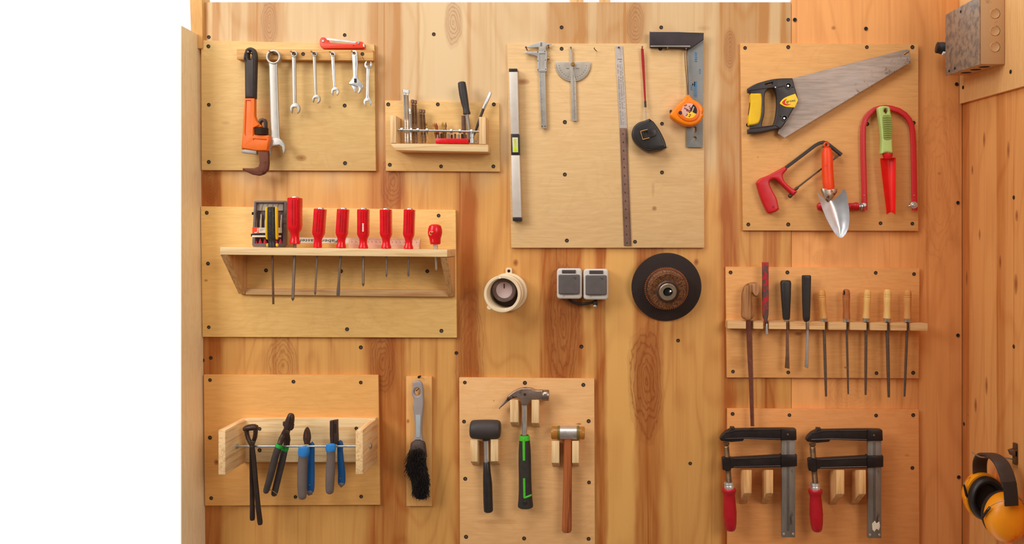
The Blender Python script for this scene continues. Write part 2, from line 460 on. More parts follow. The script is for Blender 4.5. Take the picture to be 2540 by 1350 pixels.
# translucent ribbed sheet above the boards
n_ = NT('translucent_sheet'); tr = n_.n.new('ShaderNodeBsdfTranslucent'); tr.inputs[0].default_value = (.97, .98, 1, 1)
df = n_.n.new('ShaderNodeBsdfDiffuse'); df.inputs[0].default_value = (.95, .96, .98, 1)
mx = n_.n.new('ShaderNodeMixShader'); mx.inputs[0].default_value = .15
n_.l.new(tr.outputs[0], mx.inputs[1]); n_.l.new(df.outputs[0], mx.inputs[2]); n_.l.new(mx.outputs[0], n_.n['Material Output'].inputs[0])
w = MB(); xs = [.50 + i * .004 for i in range(471)]
vs, fs = [], []
for i, x in enumerate(xs):
    y = .06 + .0012 * (i % 2); vs += [(x, y, 1.30), (x, y, 1.46)]
for i in range(len(xs) - 1): fs.append((2 * i, 2 * i + 2, 2 * i + 3, 2 * i + 1))
w.add(vs, fs)
struct('window_1', w, n_.m, 'white translucent ribbed sheet above the plywood')
for i, (a, b) in enumerate(((1412, 1446), (1486, 1514))):
    w = MB(); w.wbox((a / 1000, .03, 1.345), (b / 1000, .055, 1.5), .002)
    struct('trim_%d' % (i + 2), w, PINEV, 'wooden stud end above the top edge of the plywood')

# right side wall, runs towards the viewer
rr = [(0, [(-.03 * 1000, .5), (6, .62), (34, .55), (40, .16), (150, .12), (168, .14), (176, .5), (205, .45), (215, .25), (420, .3)])]
def rk(px, py, a, b, st=.8, style=0):
    s = (px - VX) / 893.; d = D * (1 - 1 / s); z = CZ + (VY - py) / s / 1000
    return (d, z, a / 1000, b / 1000, st, style)
rkn = [rk(2441, 346, 7, 22), rk(2412, 422, 6, 14), rk(2501, 372, 8, 24), rk(2430, 582, 6, 18), rk(2481, 650, 6, 18), rk(2522, 535, 8, 16), rk(2447, 957, 8, 26),
       rk(2420, 1006, 8, 20), rk(2520, 705, 10, 26), rk(2398, 690, 6, 24), rk(2401, 1030, 3, 4)]
M_wallr = wall_wood('pine_wall_right', (238, 172, 102), (190, 112, 52), rr, rkn, (130, 62, 26), -.03, .42, 'y', .006)
w = MB(); w.wbox((2.388, -.62, -.25), (2.406, .03, 1.40), .0006)
wall_right = struct('wall_right', w, M_wallr, 'knotty pine boards forming the right side wall')
w = MB(); a = [Vector((2.3795, -.002, CZ + (VY - 258) / 1000)), Vector((2.3795, -.62, CZ + .305))]
w.solid8([Vector((2.379, -.62, 1.40)), Vector((2.379, -.0005, 1.40)), a[0], a[1], Vector((2.3875, -.62, 1.40)), Vector((2.3875, -.0005, 1.40)), a[0] + Vector((.0085, 0, 0)), a[1] + Vector((.0085, 0, 0))], .0006)
trim_r = struct('trim_5', w, ply('pine_band', (238, 186, 122), [(2.379, 0, .01, .01, 0, 0)], horiz=False, contrast=.6), 'pale band board across the top of the right wall')

# ---------------------------------------------------------------- screws
def screw_mesh():
    m = MB(); r = .0046
    m.lathe(Vector((0, 0, 0)), (0, -1, 0), [(-.003, .002), (0, r * .9), (.0006, r), (.0009, r * .92), (.0005, r * .55), (-.0006, r * .3), (-.0016, r * .12)], 18)
    for a in (0, math.pi / 2):
        b = MB(); c, s_ = math.cos(a + .5) * r * .62, math.sin(a + .5) * r * .62
        m.wloft([(Vector((-c, -.0004, -s_)), .0006, .0002, 4), (Vector((c, -.0004, s_)), .0006, .0002, 4)], 8)
    return m.mesh('screw', Vector((0, 0, 0)))
SM = screw_mesh(); SM.materials.append(M_screw)
def screws(parent, pts, d=T, sc=1.0):
    for px, py in pts:
        o = bpy.data.objects.new('screw', SM); col.objects.link(o); o.parent = parent
        o.location = P(px, py, d) - WL[parent.name]; o.rotation_euler = (0, random.random() * 3, 0); k = sc * random.uniform(.94, 1.08); o.scale = (k, 1, k)
def side_screws(parent, pts, X):
    for px, py in pts:
        s = (px - VX) / (X * 1000 - VX); d = D * (1 - 1 / s)
        o = bpy.data.objects.new('screw', SM); col.objects.link(o); o.parent = parent
        o.location = Vector((X, -d, CZ + (VY - py) / s / 1000)) - WL[parent.name]; o.rotation_euler = (0, 0, -math.pi / 2)
screws(wall_back, [(518, 92), (855, 87), (1076, 85), (1393, 68), (1640, 68), (1955, 49), (895, 862), (1132, 876), (1442, 860), (1682, 845), (1712, 1150), (503, 894), (523, 888)], 0)
screws(wall_plain, [(1971.5, 49), (2148, 71), (2373, 209), (2376, 503), (2376, 832), (2378, 1184)], 0)
side_screws(wall_right, [(2515, 490), (2515, 860), (2391.5, 1052)], 2.388)
side_screws(trim_r, [(2507, 178), (2389, 217)], 2.379)

def nail(parent, px, py, d0, ln, r=1.3, up=0, mat=None, dr=None):
    m = MB(); q_ = P(px, py, d0 + .007 if dr is None else dr); a = Vector((q_.x, -d0, q_.z)); b = a + Vector((0, -ln, up / 1000))
    dirv = (b - a).normalized(); L_ = (b - a).length
    m.lathe(a - dirv * .004, dirv, [(0, r / 1000), (L_ + .003, r / 1000), (L_ + .0032, r * 1.7 / 1000), (L_ + .0042, r * 1.7 / 1000)], 12)
    return part('nail', m, mat or M_nail, parent)

def tool_board(corners, mat, label, screw_pts, th=T, cat='tool board'):
    (x0, y0), (x1, y1), (x2, y2), (x3, y3) = corners
    base = P((x3 + x2) / 2, (y2 + y3) / 2, 0)
    o = thing('tool_board', label, cat, base)
    m = MB(); m.hexa(corners, th, .0003, None, .0007); part('panel', m, mat, o)
    screws(o, screw_pts, th)
    return o
def kb(o_base, lst):
    """knots in board-local metres"""
    out = []
    for px, py, a, b, st, style in lst:
        q = P(px, py, T) - o_base; out.append((q.x, q.z, a / 1000, b / 1000, st, style))
    return out
def base_of(c): return P((c[3][0] + c[2][0]) / 2, (c[2][1] + c[3][1]) / 2, 0)

c = [(499, 100), (928, 110), (932, 424), (500, 422)]
B1 = tool_board(c, ply('birch_wrench_board', (227, 189, 126), kb(base_of(c), [(748, 392, 17, 10, .75, 0), (818, 266, 4, 3, .5, 0), (560, 305, 14, 6, .3, 0)]), off=(1, 0, 2)),
    'birch board at top left carrying the wrenches on a wooden rail', [(517, 115), (518, 260), (518, 402), (855, 262), (856, 405)])
m = MB(); m.hexa([(587, 121), (925, 124), (926, 150), (587, 147)], T + .018, T, None, .0012)
rail1 = part('rail', m, softwood('rail_pine', (232, 180, 112), True, (205, 146, 80)), B1)
screws(rail1, [(752, 134), (899, 134)], T + .018)

c = [(955, 249), (1238, 255), (1240, 426), (957, 424)]
B2 = tool_board(c, ply('birch_bit_board', (230, 185, 119), off=(3, 0, 1)), 'small birch board with the drill bit rack on it', [(963, 259), (1086, 259), (1225, 259), (967, 409), (1094, 413), (1224, 413)])
DB = T + .047
PINEL = softwood('rack_block', (244, 208, 156), False, (214, 160, 104))
m = MB(); m.rect(967.8, 287, 982.6, 355, DB, T); part('side_block', m, PINEL, B2)
m = MB(); m.rect(1188, 290, 1205, 358, DB, T); part('side_block', m, PINEL, B2)
m = MB(); m.hexa([(968, 356), (1211, 359), (1211, 377), (981, 373)], DB, T, None, .001); part('ledge', m, PINE, B2)
rod = MB(); rod.tube([(983.5, 322.4, T + .036), (1189, 327, T + .036)], 2.6, 14)
rod_o = part('threaded_rod', rod, M_zinc, B2)
for px in (997, 1020.5, 1037, 1059.5, 1119.6, 1141, 1169.6):
    py = 322.4 + (px - 993) * .0237; m = MB()
    m.lathe(P(px - 3.2, py, T + .036), (1, 0, 0), [(0, .0045), (.0006, .0052), (.0054, .0052), (.006, .0045)], 6); part('nut', m, M_zinc, rod_o)

c = [(1258, 108), (1746, 108), (1747, 615), (1268, 615)]
B3 = tool_board(c, ply('birch_measuring_board', (228, 189, 136), kb(base_of(c), [(1298, 203, 20, 9, .7, 0), (1623, 517, 8, 8, .8, 0), (1620, 470, 5, 22, .25, 0), (1680, 450, 60, 16, .15, 1)]), off=(6, 0, 3), contrast=.7),
    'large pale birch board holding the measuring tools', [(1393, 121), (1401, 303), (1401, 433), (1406, 597), (1638, 121), (1642, 307), (1642, 428), (1575, 600)])
c = [(1836, 107), (2278, 109), (2278, 573), (1843, 572)]
B4 = tool_board(c, ply('birch_saw_board', (228, 170, 106), kb(base_of(c), [(1955, 250, 4, 3, .5, 0), (1880, 390, 3, 3, .5, 0)]), off=(9, 0, 1), contrast=.8),
    'square birch board holding the saws and garden trowels', [(1848, 119), (1955, 117), (2150, 117), (2263, 117), (1855, 310), (2151, 308), (2266, 305), (1856, 557), (1955, 557), (2184, 554), (2263, 555)])
c = [(498, 512), (1130, 521), (1133, 838), (502, 836)]
B5 = tool_board(c, ply('birch_shelf_board', (242, 196, 122), kb(base_of(c), [(511, 696, 6, 4, .7, 0), (860, 800, 150, 50, .12, 1)]), off=(4, 0, 7)),
    'wide birch board with a bracketed screwdriver shelf', [(513, 528), (1088, 535), (516, 654), (1060, 673), (660, 671), (846, 673), (518, 812), (861, 817), (1095, 821)])
SD = .115
SF = SD - .022      # depth of the tools standing in the plank
m = MB(); m.plank([(546, 613.5), (1109, 619.5)], 18.6, SD, T, [(730.8, SF, 5.4), (787.2, SF, 4), (845, SF, 5), (901.3, SF, 4.6), (958, SF, 3.8), (1013.2, SF, 3.6), (1080.6, SF, 7.4), (675.6, SF, 4.2)]); part('shelf_plank', m, PINE, B5)
def bracket(xl, xr, ytop, ybot, dbot):
    m = MB(); zt = P(xl, ytop, SD).z; zb = CZ + (VY - ybot) * S(dbot) / 1000
    a = P(xl, ytop, SD).x; b = P(xr, ytop, SD).x
    pr = [(-T, zt), (-SD + .001, zt), (-dbot, zb), (-T, zb)]
    V = [Vector((a, y, z)) for y, z in pr] + [Vector((b, y, z)) for y, z in pr]
    m.add(V, [(0, 1, 2, 3), (7, 6, 5, 4), (0, 4, 5, 1), (1, 5, 6, 2), (2, 6, 7, 3), (3, 7, 4, 0)])
    part('bracket', m, PINEO, B5)
bracket(546.5, 563, 632.2, 729, .02); bracket(1092, 1108.5, 639.2, 736, .02)
m = MB(); m.hexa([(607, 716), (1112, 720), (1112, 737), (609, 731)], T + .012, T, None, .001); part('batten', m, PINER, B5)

c = [(1800, 662), (2281, 665), (2279, 939), (1803, 937)]
B6 = tool_board(c, ply('birch_file_board', (226, 162, 98), kb(base_of(c), [(1980, 828, 12, 7, .9, 0), (2097, 912, 4, 4, .8, 0), (1830, 900, 30, 20, .3, 0)]), off=(2, 0, 9), contrast=.7),
    'birch board on the right holding chisels and files in a slotted rail', [(1812, 676), (1953, 676), (2172, 677), (2267, 680), (1818, 922), (1955, 924), (2174, 926), (2265, 925)])
# slotted rail: plan outline with notches
m = MB(); d0, d1 = T, T + .036
notch = [(1860, 9.8), (1900.5, 7.5), (1955, 5), (2003.5, 5), (2051, 5), (2104, 5), (2154, 5), (2205, 5), (2254, 5)]
ol = [(1805, d1)]
for cx, hw in notch: ol += [(cx - hw, d1), (cx - hw, d1 - .022), (cx + hw, d1 - .022), (cx + hw, d1)]
ol += [(2301, d1), (2301, d1 - .01), (2290, d0), (1805, d0)]
zt = [P(p[0], 797 + (p[0] - 1805) * .012, d1) for p in ol]
zb = [P(p[0], 815 + (p[0] - 1805) * .012, d1) for p in ol]
V = [Vector((v.x, -p[1], v.z)) for v, p in zip(zt, ol)] + [Vector((v.x, -p[1], v.z)) for v, p in zip(zb, ol)]
N_ = len(ol); m.add(V, [tuple(range(N_)), tuple(range(2 * N_ - 1, N_ - 1, -1))] + [(i, (i + 1) % N_, N_ + (i + 1) % N_, N_ + i) for i in range(N_)])
part('slotted_rail', m, PINER, B6)

c = [(505, 930), (938, 931), (943, 1253), (508, 1255)]
B7 = tool_board(c, ply('birch_pliers_board', (230, 170, 98), kb(base_of(c), [(537, 1147, 8, 9, .95, 0), (860, 1060, 5, 5, .3, 0), (540, 958, 24, 5, -.0, 0)]), off=(5, 0, 5), contrast=.6),
    'birch board at lower left with a rod rack of pliers', [(521, 943), (728, 947), (895, 949), (521, 1086), (524, 1236), (733, 1233), (896, 1232)])
DA = .133
m = MB(); m.hexa([(607, 1039), (931, 1039), (931, 1147), (608, 1147)], T + .018, T, None, .001); part('back_plate', m, PINE, B7)
PA = softwood('rack_arm', (246, 210, 158), None, (222, 170, 112))
m = MB(); m.hexa([(541.5, 1067), (559, 1068), (559, 1178), (541.5, 1178)], DA, T, None, .0012); arm_l = part('side_arm', m, PA, B7)
m = MB(); m.hexa([(882, 1068), (900, 1067), (900, 1177), (882, 1177)], DA, T, None, .0012); arm_r = part('side_arm', m, PA, B7)
screws(B7, [(644, 1064), (644, 1117), (884, 1063)], T + .018)
DR = .077
m = MB(); m.tube([(583, 1107.5, DR), (921, 1107.5, DR)], 2.6, 14); rod7 = part('rod', m, M_zinc, B7)
for px, sg in ((586, 1), (917.5, 1)):
    m = MB(); a = P(px - 3, 1107.5, DR)
    m.lathe(a, (1, 0, 0), [(0, .0115), (.0012, .0115)], 28); part('washer', m, M_zinc, rod7)
    m = MB(); m.lathe(a + Vector((.0012, 0, 0)), (1, 0, 0), [(0, .0055), (.0005, .0066), (.0055, .0066), (.006, .0055)], 6); part('nut', m, M_zinc, rod7)

c = [(1007, 934), (1071, 935), (1071, 1256), (1008, 1256)]
B8 = tool_board(c, ply('birch_brush_board', (230, 172, 104), kb(base_of(c), [(1012, 1045, 5, 7, .9, 0)]), horiz=False, off=(7, 0, 4), contrast=.6),
    'narrow upright birch board behind the hand brush', [])
nail(B8, 1036, 938.3, T, .012, 2.0, mat=M_screw, dr=T + .025); nail(B8, 1034.3, 968, T, .03, 1.2, dr=T + .025)

c = [(1139, 937), (1474, 940), (1476, 1400), (1141, 1400)]
B9 = tool_board(c, ply('birch_hammer_board', (232, 180, 122), kb(base_of(c), [(1230, 1295, 60, 8, .3, 1), (1340, 1210, 16, 4, .25, 0), (1436, 1052, 8, 3, .8, 0), (1225, 995, 3, 3, .6, 0)]), off=(8, 0, 8), contrast=.8),
    'tall birch board holding three hammers on paired wooden pegs', [(1153, 949), (1302, 950), (1447, 955), (1151, 1046), (1460, 1045), (1154, 1188), (1461, 1197), (1156, 1332), (1300, 1336), (1460, 1337)])
PB = .046
def peg(parent, x0, x1, y0, y1, dyb, df=PB, mat=None, dxb=0, dyt=None):
    q0 = P(x0, y0, df); q1 = P(x1, y1, df)
    m = MB(); s = S(T) / S(df)
    # straight sides, under and upper faces slope down towards the wall
    B = [Vector((q0.x, -T, q0.z - (dyt if dyt is not None else dyb) / 1000)), Vector((q1.x, -T, q0.z - (dyt if dyt is not None else dyb) / 1000)), Vector((q1.x, -T, q1.z - dyb / 1000)), Vector((q0.x, -T, q1.z - dyb / 1000))]
    F = [Vector((q0.x, -df, q0.z)), Vector((q1.x, -df, q0.z)), Vector((q1.x, -df, q1.z)), Vector((q0.x, -df, q1.z))]
    m.solid8(F + B, .0012); part('peg_block', m, mat or PINEV, parent)
for x0, x1, y0, y1 in ((1166.5, 1184.5, 1091, 1146), (1217, 1236, 1090, 1145), (1265, 1285.5, 992, 1048), (1318.5, 1337, 992, 1050), (1368, 1387, 1094, 1149), (1419, 1436, 1094, 1149)):
    peg(B9, x0, x1, y0, y1, 19, dyt=12)

c = [(1804, 1014), (2279, 1017), (2281, 1400), (1804, 1400)]
B10 = tool_board(c, ply('birch_clamp_board', (222, 150, 88), kb(base_of(c), [(2250, 1130, 8, 4, .4, 0)]), off=(1, 0, 11), contrast=.6),
    'birch board at lower right with the bar clamps', [(1817, 1027), (1958, 1030), (2173, 1031), (2265, 1030), (2263, 1161)])
for x0, x1, y1 in ((1845, 1864.5, 1224), (1901, 1918, 1224), (2075, 2094.5, 1226), (2131, 2148, 1226)):
    peg(B10, x0, x1, 1166, y1, 48, .076, PINEO, dyt=20)
# ================================================================ wrenches
M_grip = pm('grip_rubber', (62, 50, 46), .55, 0, .15)
M_orange = pm('orange_enamel', (240, 112, 22), .38, 0, .06, 40, ((214, 84, 14), .66, 30))
WR = .034
o = thing('pipe_wrench', 'big pipe wrench with orange body and black grip, at the left end of the rail', 'pipe wrench', P(635, 436, WR))
m = MB(); m.shape([(605, 140), (605.5, 128), (609, 120), (618.5, 116), (628, 119.5), (633, 128), (634.5, 140, 1), (632, 244, 1), (606, 244, 1)], WR, WR + .018, .006,
    [[(615, 131), (617, 126.5), (621, 126.5), (623, 131), (623, 142), (621, 147), (617, 147), (615, 142)]], 5); part('grip', m, M_grip, o)
m = MB(); m.shape([(606.3, 243), (631.3, 243), (631.5, 288), (636, 299), (647.6, 311.5), (647.6, 315.5), (630.5, 316), (630.5, 334), (666, 336), (669.5, 344), (663, 375), (632, 375), (598, 369), (601, 336), (604, 287)], WR + .002, WR + .015, .002)
body = part('body', m, M_orange, o)
m = MB(); m.shape([(606.8, 245), (630.5, 245), (630.8, 289), (634.5, 300), (643, 310), (628, 317), (627, 337), (664, 338.5), (667, 344.5), (661.5, 373), (632, 373), (600.5, 367), (603, 336), (605.5, 287)], WR + .0145, WR + .0175, .0012,
    [[(610, 249), (622, 249), (623, 330), (618, 338), (609, 336), (607, 330)], [(628, 344), (661, 346), (661, 349), (628, 348)]]); part('raised_rim', m, M_orange, body)
m = MB(); m.shape([(598.7, 369.5), (635.7, 374), (635.7, 383.5), (599, 379)], WR + .003, WR + .016, .0015); part('fixed_jaw', m, M_dull, o)
m = MB(); sh_ = MB(); sh_.shape([(640, 300), (642, 295), (650, 292.5), (657, 295), (660, 302), (660, 320), (641, 320)], WR + .003, WR + .014, .002, [[(646, 304), (650, 300), (653.5, 304), (653, 316), (646, 316)]]); part('jaw_shank', sh_, M_darksteel, o)
m.shape([(642, 374), (664.5, 374), (666, 406), (664.5, 421), (655, 431.5), (642, 436), (626, 433.5), (611, 426.5), (600.5, 421), (601, 417), (629, 417.5), (640, 413), (643, 405)], WR + .004, WR + .014, .003); part('hook_jaw', m, M_rust, o)
m = MB(); a = P(649, 318.5, WR + .008)
pr = []
for i in range(7): pr += [(i * .0023, .0160), (i * .0023 + .0011, .0150)]
m.lathe(a, (0, 0, -1), [(0, .012)] + pr + [(.0161, .012)], 30); part('adjusting_nut', m, M_darksteel, o)
nail(B1, 619, 130.5, T + .018, .034, 1.5, dr=WR + .018)

def wrench(label, ring, R, r, head, H, jaw, ang, w0, w1, mat, d, th=.006, group='combination wrenches on the rail', nailp=None):
    m = MB(); rx, ry = ring; hx, hy = head
    m.shape(circ(rx, ry, R, 36), d - th * .2, d + th * 1.2, .0014, [circ(rx, ry, r, 24)])
    L = math.hypot(hx - rx, hy - ry); ux, uy = (hx - rx) / L, (hy - ry) / L
    a = R - (R - r) * .45; b = L - H * .72
    m.loft([(rx + ux * t, ry + uy * t, d + th * .5, w, th * 500, p) for t, w, p in ((a, w0 * 1.12, 4), (a + R * .5, w0, 4), ((a + b) / 2, (w0 + w1) / 2, 4), (b - H * .5, w1, 4), (b + H * .1, w1 * 1.25, 4), (b + H * .3, w1 * 1.5, 4))], 16)
    m.shape(open_jaw(hx, hy, H, jaw, ang), d - th * .1, d + th * 1.1, .0014)
    if nailp: nail(B1, nailp[0], nailp[1], T + .018, .030, 1.2, dr=d + th * 1.2)
    return single('combination_wrench', m, mat, label, 'wrench', group)
def open_jaw(hx, hy, H, jaw, ang):
    """ang: direction of the mouth, degrees, 90 = down in the picture plane"""
    A = math.radians(ang); a = math.asin(min(.98, jaw / 2 / H)); pts = []
    n = 22; t0 = A + a * 1.0; t1 = A + 2 * math.pi - a * 1.0
    for i in range(n + 1):
        t = t0 + (t1 - t0) * i / n; k = H * (1.0 + .06 * math.cos(2 * (t - A)))
        pts.append((hx + k * math.cos(t), hy + k * math.sin(t)))
    u = (math.cos(A), math.sin(A)); v = (-u[1], u[0]); q = jaw / 2
    def at(f, s): return (hx + u[0] * f + v[0] * s, hy + u[1] * f + v[1] * s)
    pts += [at(-H * .02, -q), at(-H * .24, -q * .62), at(-H * .24, q * .62), at(-H * .02, q)]
    return pts
wrench('largest polished combination wrench, next to the pipe wrench', (677.3, 141), 18, 13.2, (684, 367), 24, 30, 80, 10, 10.5, M_steel, .031, .008, nailp=(675, 131))
wrench('second largest combination wrench, long thin shank, right of the largest one', (729, 133.5), 8.2, 4.4, (731.3, 269.5), 13.2, 12, 95, 4.8, 4.6, M_steel, .031, .006, nailp=(728.8, 132.2))
wrench('third combination wrench from the left, shorter, beside the screw in the rail', (779.5, 133.5), 7, 3.8, (784, 246), 10.8, 9, 104, 4, 3, M_steel, .031, .005, nailp=(779.3, 132.6))
wrench('shortest ring-and-open wrench, hanging beneath the red folding key set', (825, 134.5), 6.4, 3.4, (830.7, 227), 10.4, 8, 92, 4.2, 3, M_chrome, .031, .005, nailp=(825, 133.7))
# adjustable wrench
o = thing('adjustable_wrench', 'small chrome adjustable wrench with an angled jaw head', 'adjustable wrench', P(880, 232, .031))
m = MB(); m.shape([(872.5, 131), (874, 126), (879, 124.5), (884, 126.5), (885.6, 131), (887, 160, 1), (885.5, 188, 1), (889, 196), (896, 205), (900.5, 214), (896, 224), (890, 232.5, 1), (886.5, 231, 1), (889.5, 222), (886.5, 216), (878, 213.5), (868, 210), (862.8, 207.5, 1), (868.5, 201, 1), (873, 195), (875.5, 188, 1), (874, 160, 1)], .031, .038, .0018, [circ(878.3, 132.5, 3, 16)], 4)
part('body', m, M_chrome, o)
m = MB(); m.shape([(871, 211.5), (885, 215), (883, 230), (878.5, 229), (875, 219)], .0325, .0368, .001); part('moving_jaw', m, M_chrome, o)
m = MB(); a = P(881.5, 195.5, .0375); m.lathe(a, (0, 0, -1), sum([[(i * .002, .0034), (i * .002 + .001, .0029)] for i in range(5)], []), 18); part('knurl', m, M_darksteel, o)
nail(B1, 878.3, 131.5, T + .018, .030, 1.0, dr=.038)
m = MB(); th = .004; d = .029
m.shape(open_jaw(913.2, 160.5, 10, 9, 278), d, d + th, .001); m.shape(open_jaw(911.5, 253.5, 10.5, 9, 80), d, d + th, .001)
m.loft([(913, 168, d + th / 2, 4.5, 2, 4), (912.8, 174, d + th / 2, 3.6, 2, 4), (912, 205, d + th / 2, 3.1, 2, 4), (911.5, 238, d + th / 2, 3.2, 2, 4), (911.5, 246, d + th / 2, 5, 2, 4)], 14)
single('open_end_wrench', m, M_chrome, 'small double open-ended wrench hanging at the right end of the rail', 'wrench')
m = MB(); m.tube([(899, 141, T + .017), (899.3, 143, T + .026), (905, 152, .030), (908.5, 161, .0345), (913, 164.5, .0352), (917, 162, .0335)], .6, 8, 4); part('wire_loop', m, M_nail, B1)
# folding key set
o = thing('folding_key_set', 'red folding hex key set lying on top of the wrench rail', 'hex key set', P(848, 121.5, T + .01))
KD = T + .0015
m = MB(); m.shape([(792.7, 101), (795, 94.5), (800.5, 92), (807, 93.5), (812, 98), (816, 103.5), (822, 106, 1), (876, 109), (881, 104.5), (887, 102.8), (897, 103), (903, 109), (904.3, 115), (901.5, 119.5, 1), (801, 120.8, 1), (794, 114)], KD + .003, KD + .016, .002, smooth=4); part('case', m, pm('red_orange_plastic', (236, 66, 34), .35, 0, .05), o)
m = MB()
for k in range(4): m.loft([(806, 95.5 + k * .5, KD + .0045 + k * .0032, 2.2, 1.3, 6), (884, 104.5 + k * .4, KD + .0045 + k * .0032, 2.2, 1.3, 6)], 6)
part('hex_key', m, M_chrome, o)
for px, py in ((801, 101.5), (889, 106)):
    m = MB(); m.disc(px, py, KD + .015, KD + .0175, 3.6, .001); part('rivet', m, M_zinc, o)
m = MB(); m.disc(877, 113, KD + .0155, KD + .0164, 1.3); part('pivot_hole', m, M_blind, o)
m = MB(); m.lathe(P(902, 109.5, KD + .0145), (.2, -.3, -1), [(0, .0022), (.008, .0022)], 12); part('key_end', m, M_chrome, o)

# ================================================================ bit rack
LEDGE = 355.3
M_bit = pm('worn_bit', (128, 94, 74), .4, .6, .25, 60)
M_brass = pm('brass_bit', (206, 158, 84), .35, .8, .2, 60)
def drill_bit(label, top, bot, r, mat, d, shank=None, group=None, rt=None, flute=True, db=None):
    (x0, y0), (x1, y1) = top, bot; db = d if db is None else db
    rt = rt or r * 1.25; L = math.hypot(x1 - x0, y1 - y0); m = MB()
    def pt(t): k = t / L; return (x0 + (x1 - x0) * k, y0 + (y1 - y0) * k, d + (db - d) * k)
    st = [(*pt(0), rt * .55, rt * .55), (*pt(1.2), rt, rt), (*pt(8.5), rt, rt), (*pt(9.5), r * .75, r * .75), (*pt(12), r * .75, r * .75), (*pt(12.6), r * 1.15, r * 1.15), (*pt(14.5), r * 1.15, r * 1.15), (*pt(15.2), r, r), (*pt(L * .55), r, r)]
    if flute:
        z = L * .55; i = 0
        while z < L - 4:
            q = r * (1.0 if i % 2 else .72); st.append((*pt(z + 2), q, q)); z += 4; i += 1
    st += [(*pt(L), r * .5, r * .5)]
    m.loft(st, 14)
    return single('drill_bit', m, mat, label, 'drill bit', group)
G = 'masonry drill bits standing in the rack'
lb = 'tall bright steel masonry drill bit of the twin pair in the bit rack'
drill_bit('left one of the two tallest bright masonry bits in the rack', (1003.8, 222), (1005.5, LEDGE), 2.9, M_chrome, T + .022, group=G, rt=5)
drill_bit('right one of the two tallest bright masonry bits in the rack', (1011, 223), (1011.5, LEDGE), 2.9, M_chrome, T + .022, group=G, rt=5)
drill_bit('short bright bit standing just right of the two tallest ones', (1016.8, 269), (1019.8, LEDGE), 2.5, M_chrome, T + .027, group=G, rt=3.3)
drill_bit('left bit of the tall worn brown pair in the rack', (1022.8, 247), (1026.5, LEDGE), 3.1, M_bit, T + .018, group=G, rt=4.2)
drill_bit('right bit of the tall worn brown pair in the rack', (1030, 248.5), (1033.3, LEDGE), 3.1, M_bit, T + .018, group=G, rt=4.2)
drill_bit('left bit of the shorter worn brown pair in the rack', (1043.2, 271), (1047.5, LEDGE), 3, M_bit, T + .018, group=G, rt=4.2)
drill_bit('right bit of the shorter worn brown pair in the rack', (1050.5, 272), (1055, LEDGE), 3, M_bit, T + .018, group=G, rt=4.2)
drill_bit('small gold-tipped bit right of the brown pairs', (1057, 302), (1062.5, LEDGE), 2, M_brass, T + .028, group=G, rt=2.2)
for lab, a, b, mt in (('first brass-coloured screwdriver bit behind the rod, leaning left', (1074.5, 301), (1084, LEDGE), M_brass), ('reddish screwdriver bit tip behind the rod', (1081.5, 305), (1090, LEDGE), pm('red_bit', (150, 62, 50), .4, .4)),
                      ('brass-coloured bit in the middle of the rack behind the rod', (1097.5, 301), (1098.5, LEDGE), M_brass), ('dull brass bit right of the middle one behind the rod', (1105.5, 303), (1103.5, LEDGE), pm('dull_brass', (150, 118, 78), .4, .7))):
    m = MB(); L = b[1] - a[1]; q = lambda t: (a[0] + (b[0] - a[0]) * t, a[1] + (b[1] - a[1]) * t, T + .016)
    m.loft([(*q(0), .8, .8), (*q(.1), 2.6, 2.6), (*q(.2), 3.4, 3.4), (*q(.3), 2.2, 2.2), (*q(.36), 3.3, 3.3), (*q(.55), 3.3, 3.3), (*q(.6), 2.6, 2.6), (*q(1), 2.6, 2.6)], 6)
    single('driver_bit', m, mt, lab, 'screwdriver bit', 'small screwdriver bits behind the rod')
o = thing('bit_holder', 'red plastic strip of small driver bits lying on the rack ledge', 'bit holder', P(1120, LEDGE, T + .03))
m = MB(); m.hexa([(1080, 342.8), (1161, 343.8), (1161, 356), (1080, 355.6)], T + .0445, T + .026, None, .0012); part('strip', m, M_red, o)
for i in range(9):
    m = MB(); px = 1086 + i * 8.6; h = (334, 331, 333, 332, 334, 331.5, 333, 332, 334)[i]
    m.loft([(px, h, T + .028, 1.2, 1.2), (px, h + 1.5, T + .028, 2.6, 2.6), (px, 346, T + .028, 2.6, 2.6)], 6); part('driver_bit', m, (M_dull, M_darksteel, M_bit)[i % 3], o)
# dark handled screwdriver in rack
o = thing('screwdriver', 'screwdriver with a dark grey handle leaning in the drill bit rack', 'screwdriver', P(1164, 330, T + .024))
m = MB(); e = T + .026
m.loft([(1145, 203.5, e, 7, 7), (1145.3, 205.5, e, 9.6, 9.6), (1146.5, 215, e, 10.3, 10.3), (1149.5, 235, e, 10.4, 10.4), (1153, 255, e, 9.4, 9.4), (1155.8, 268, e, 8, 8), (1157, 276, e, 8.4, 8.4), (1157.8, 281, e, 9.4, 9.4), (1158, 283.5, e, 9, 9)], 18); part('handle', m, pm('dark_grey_grip', (58, 52, 52), .5, 0, .1), o)
m = MB(); m.loft([(1158, 283, e, 4.6, 4.6), (1160.5, 305, e, 4.2, 4.2), (1163.5, 326, e - .002, 4, 4), (1167, 350, e - .004, 3.6, 3.6), (1167.4, 353.5, e - .004, 4.4, 1.4)], 14); part('shaft', m, M_dull, o)
m = MB(); m.loft([(1149.5, 287, T + .012, 5.6, 1.4, 5), (1150.5, 322, T + .012, 5.6, 1.4, 5), (1151.5, 325, T + .012, 3, 1.4, 4), (1152, LEDGE, T + .012, 3, 1.4, 4)], 12)
single('spade_bit', m, M_bit, 'flat worn spade bit standing behind the dark handled screwdriver', 'drill bit')
o = thing('scriber', 'slim metal scriber leaning out of the rack at the far right', 'scriber', P(1178, 330, T + .02))
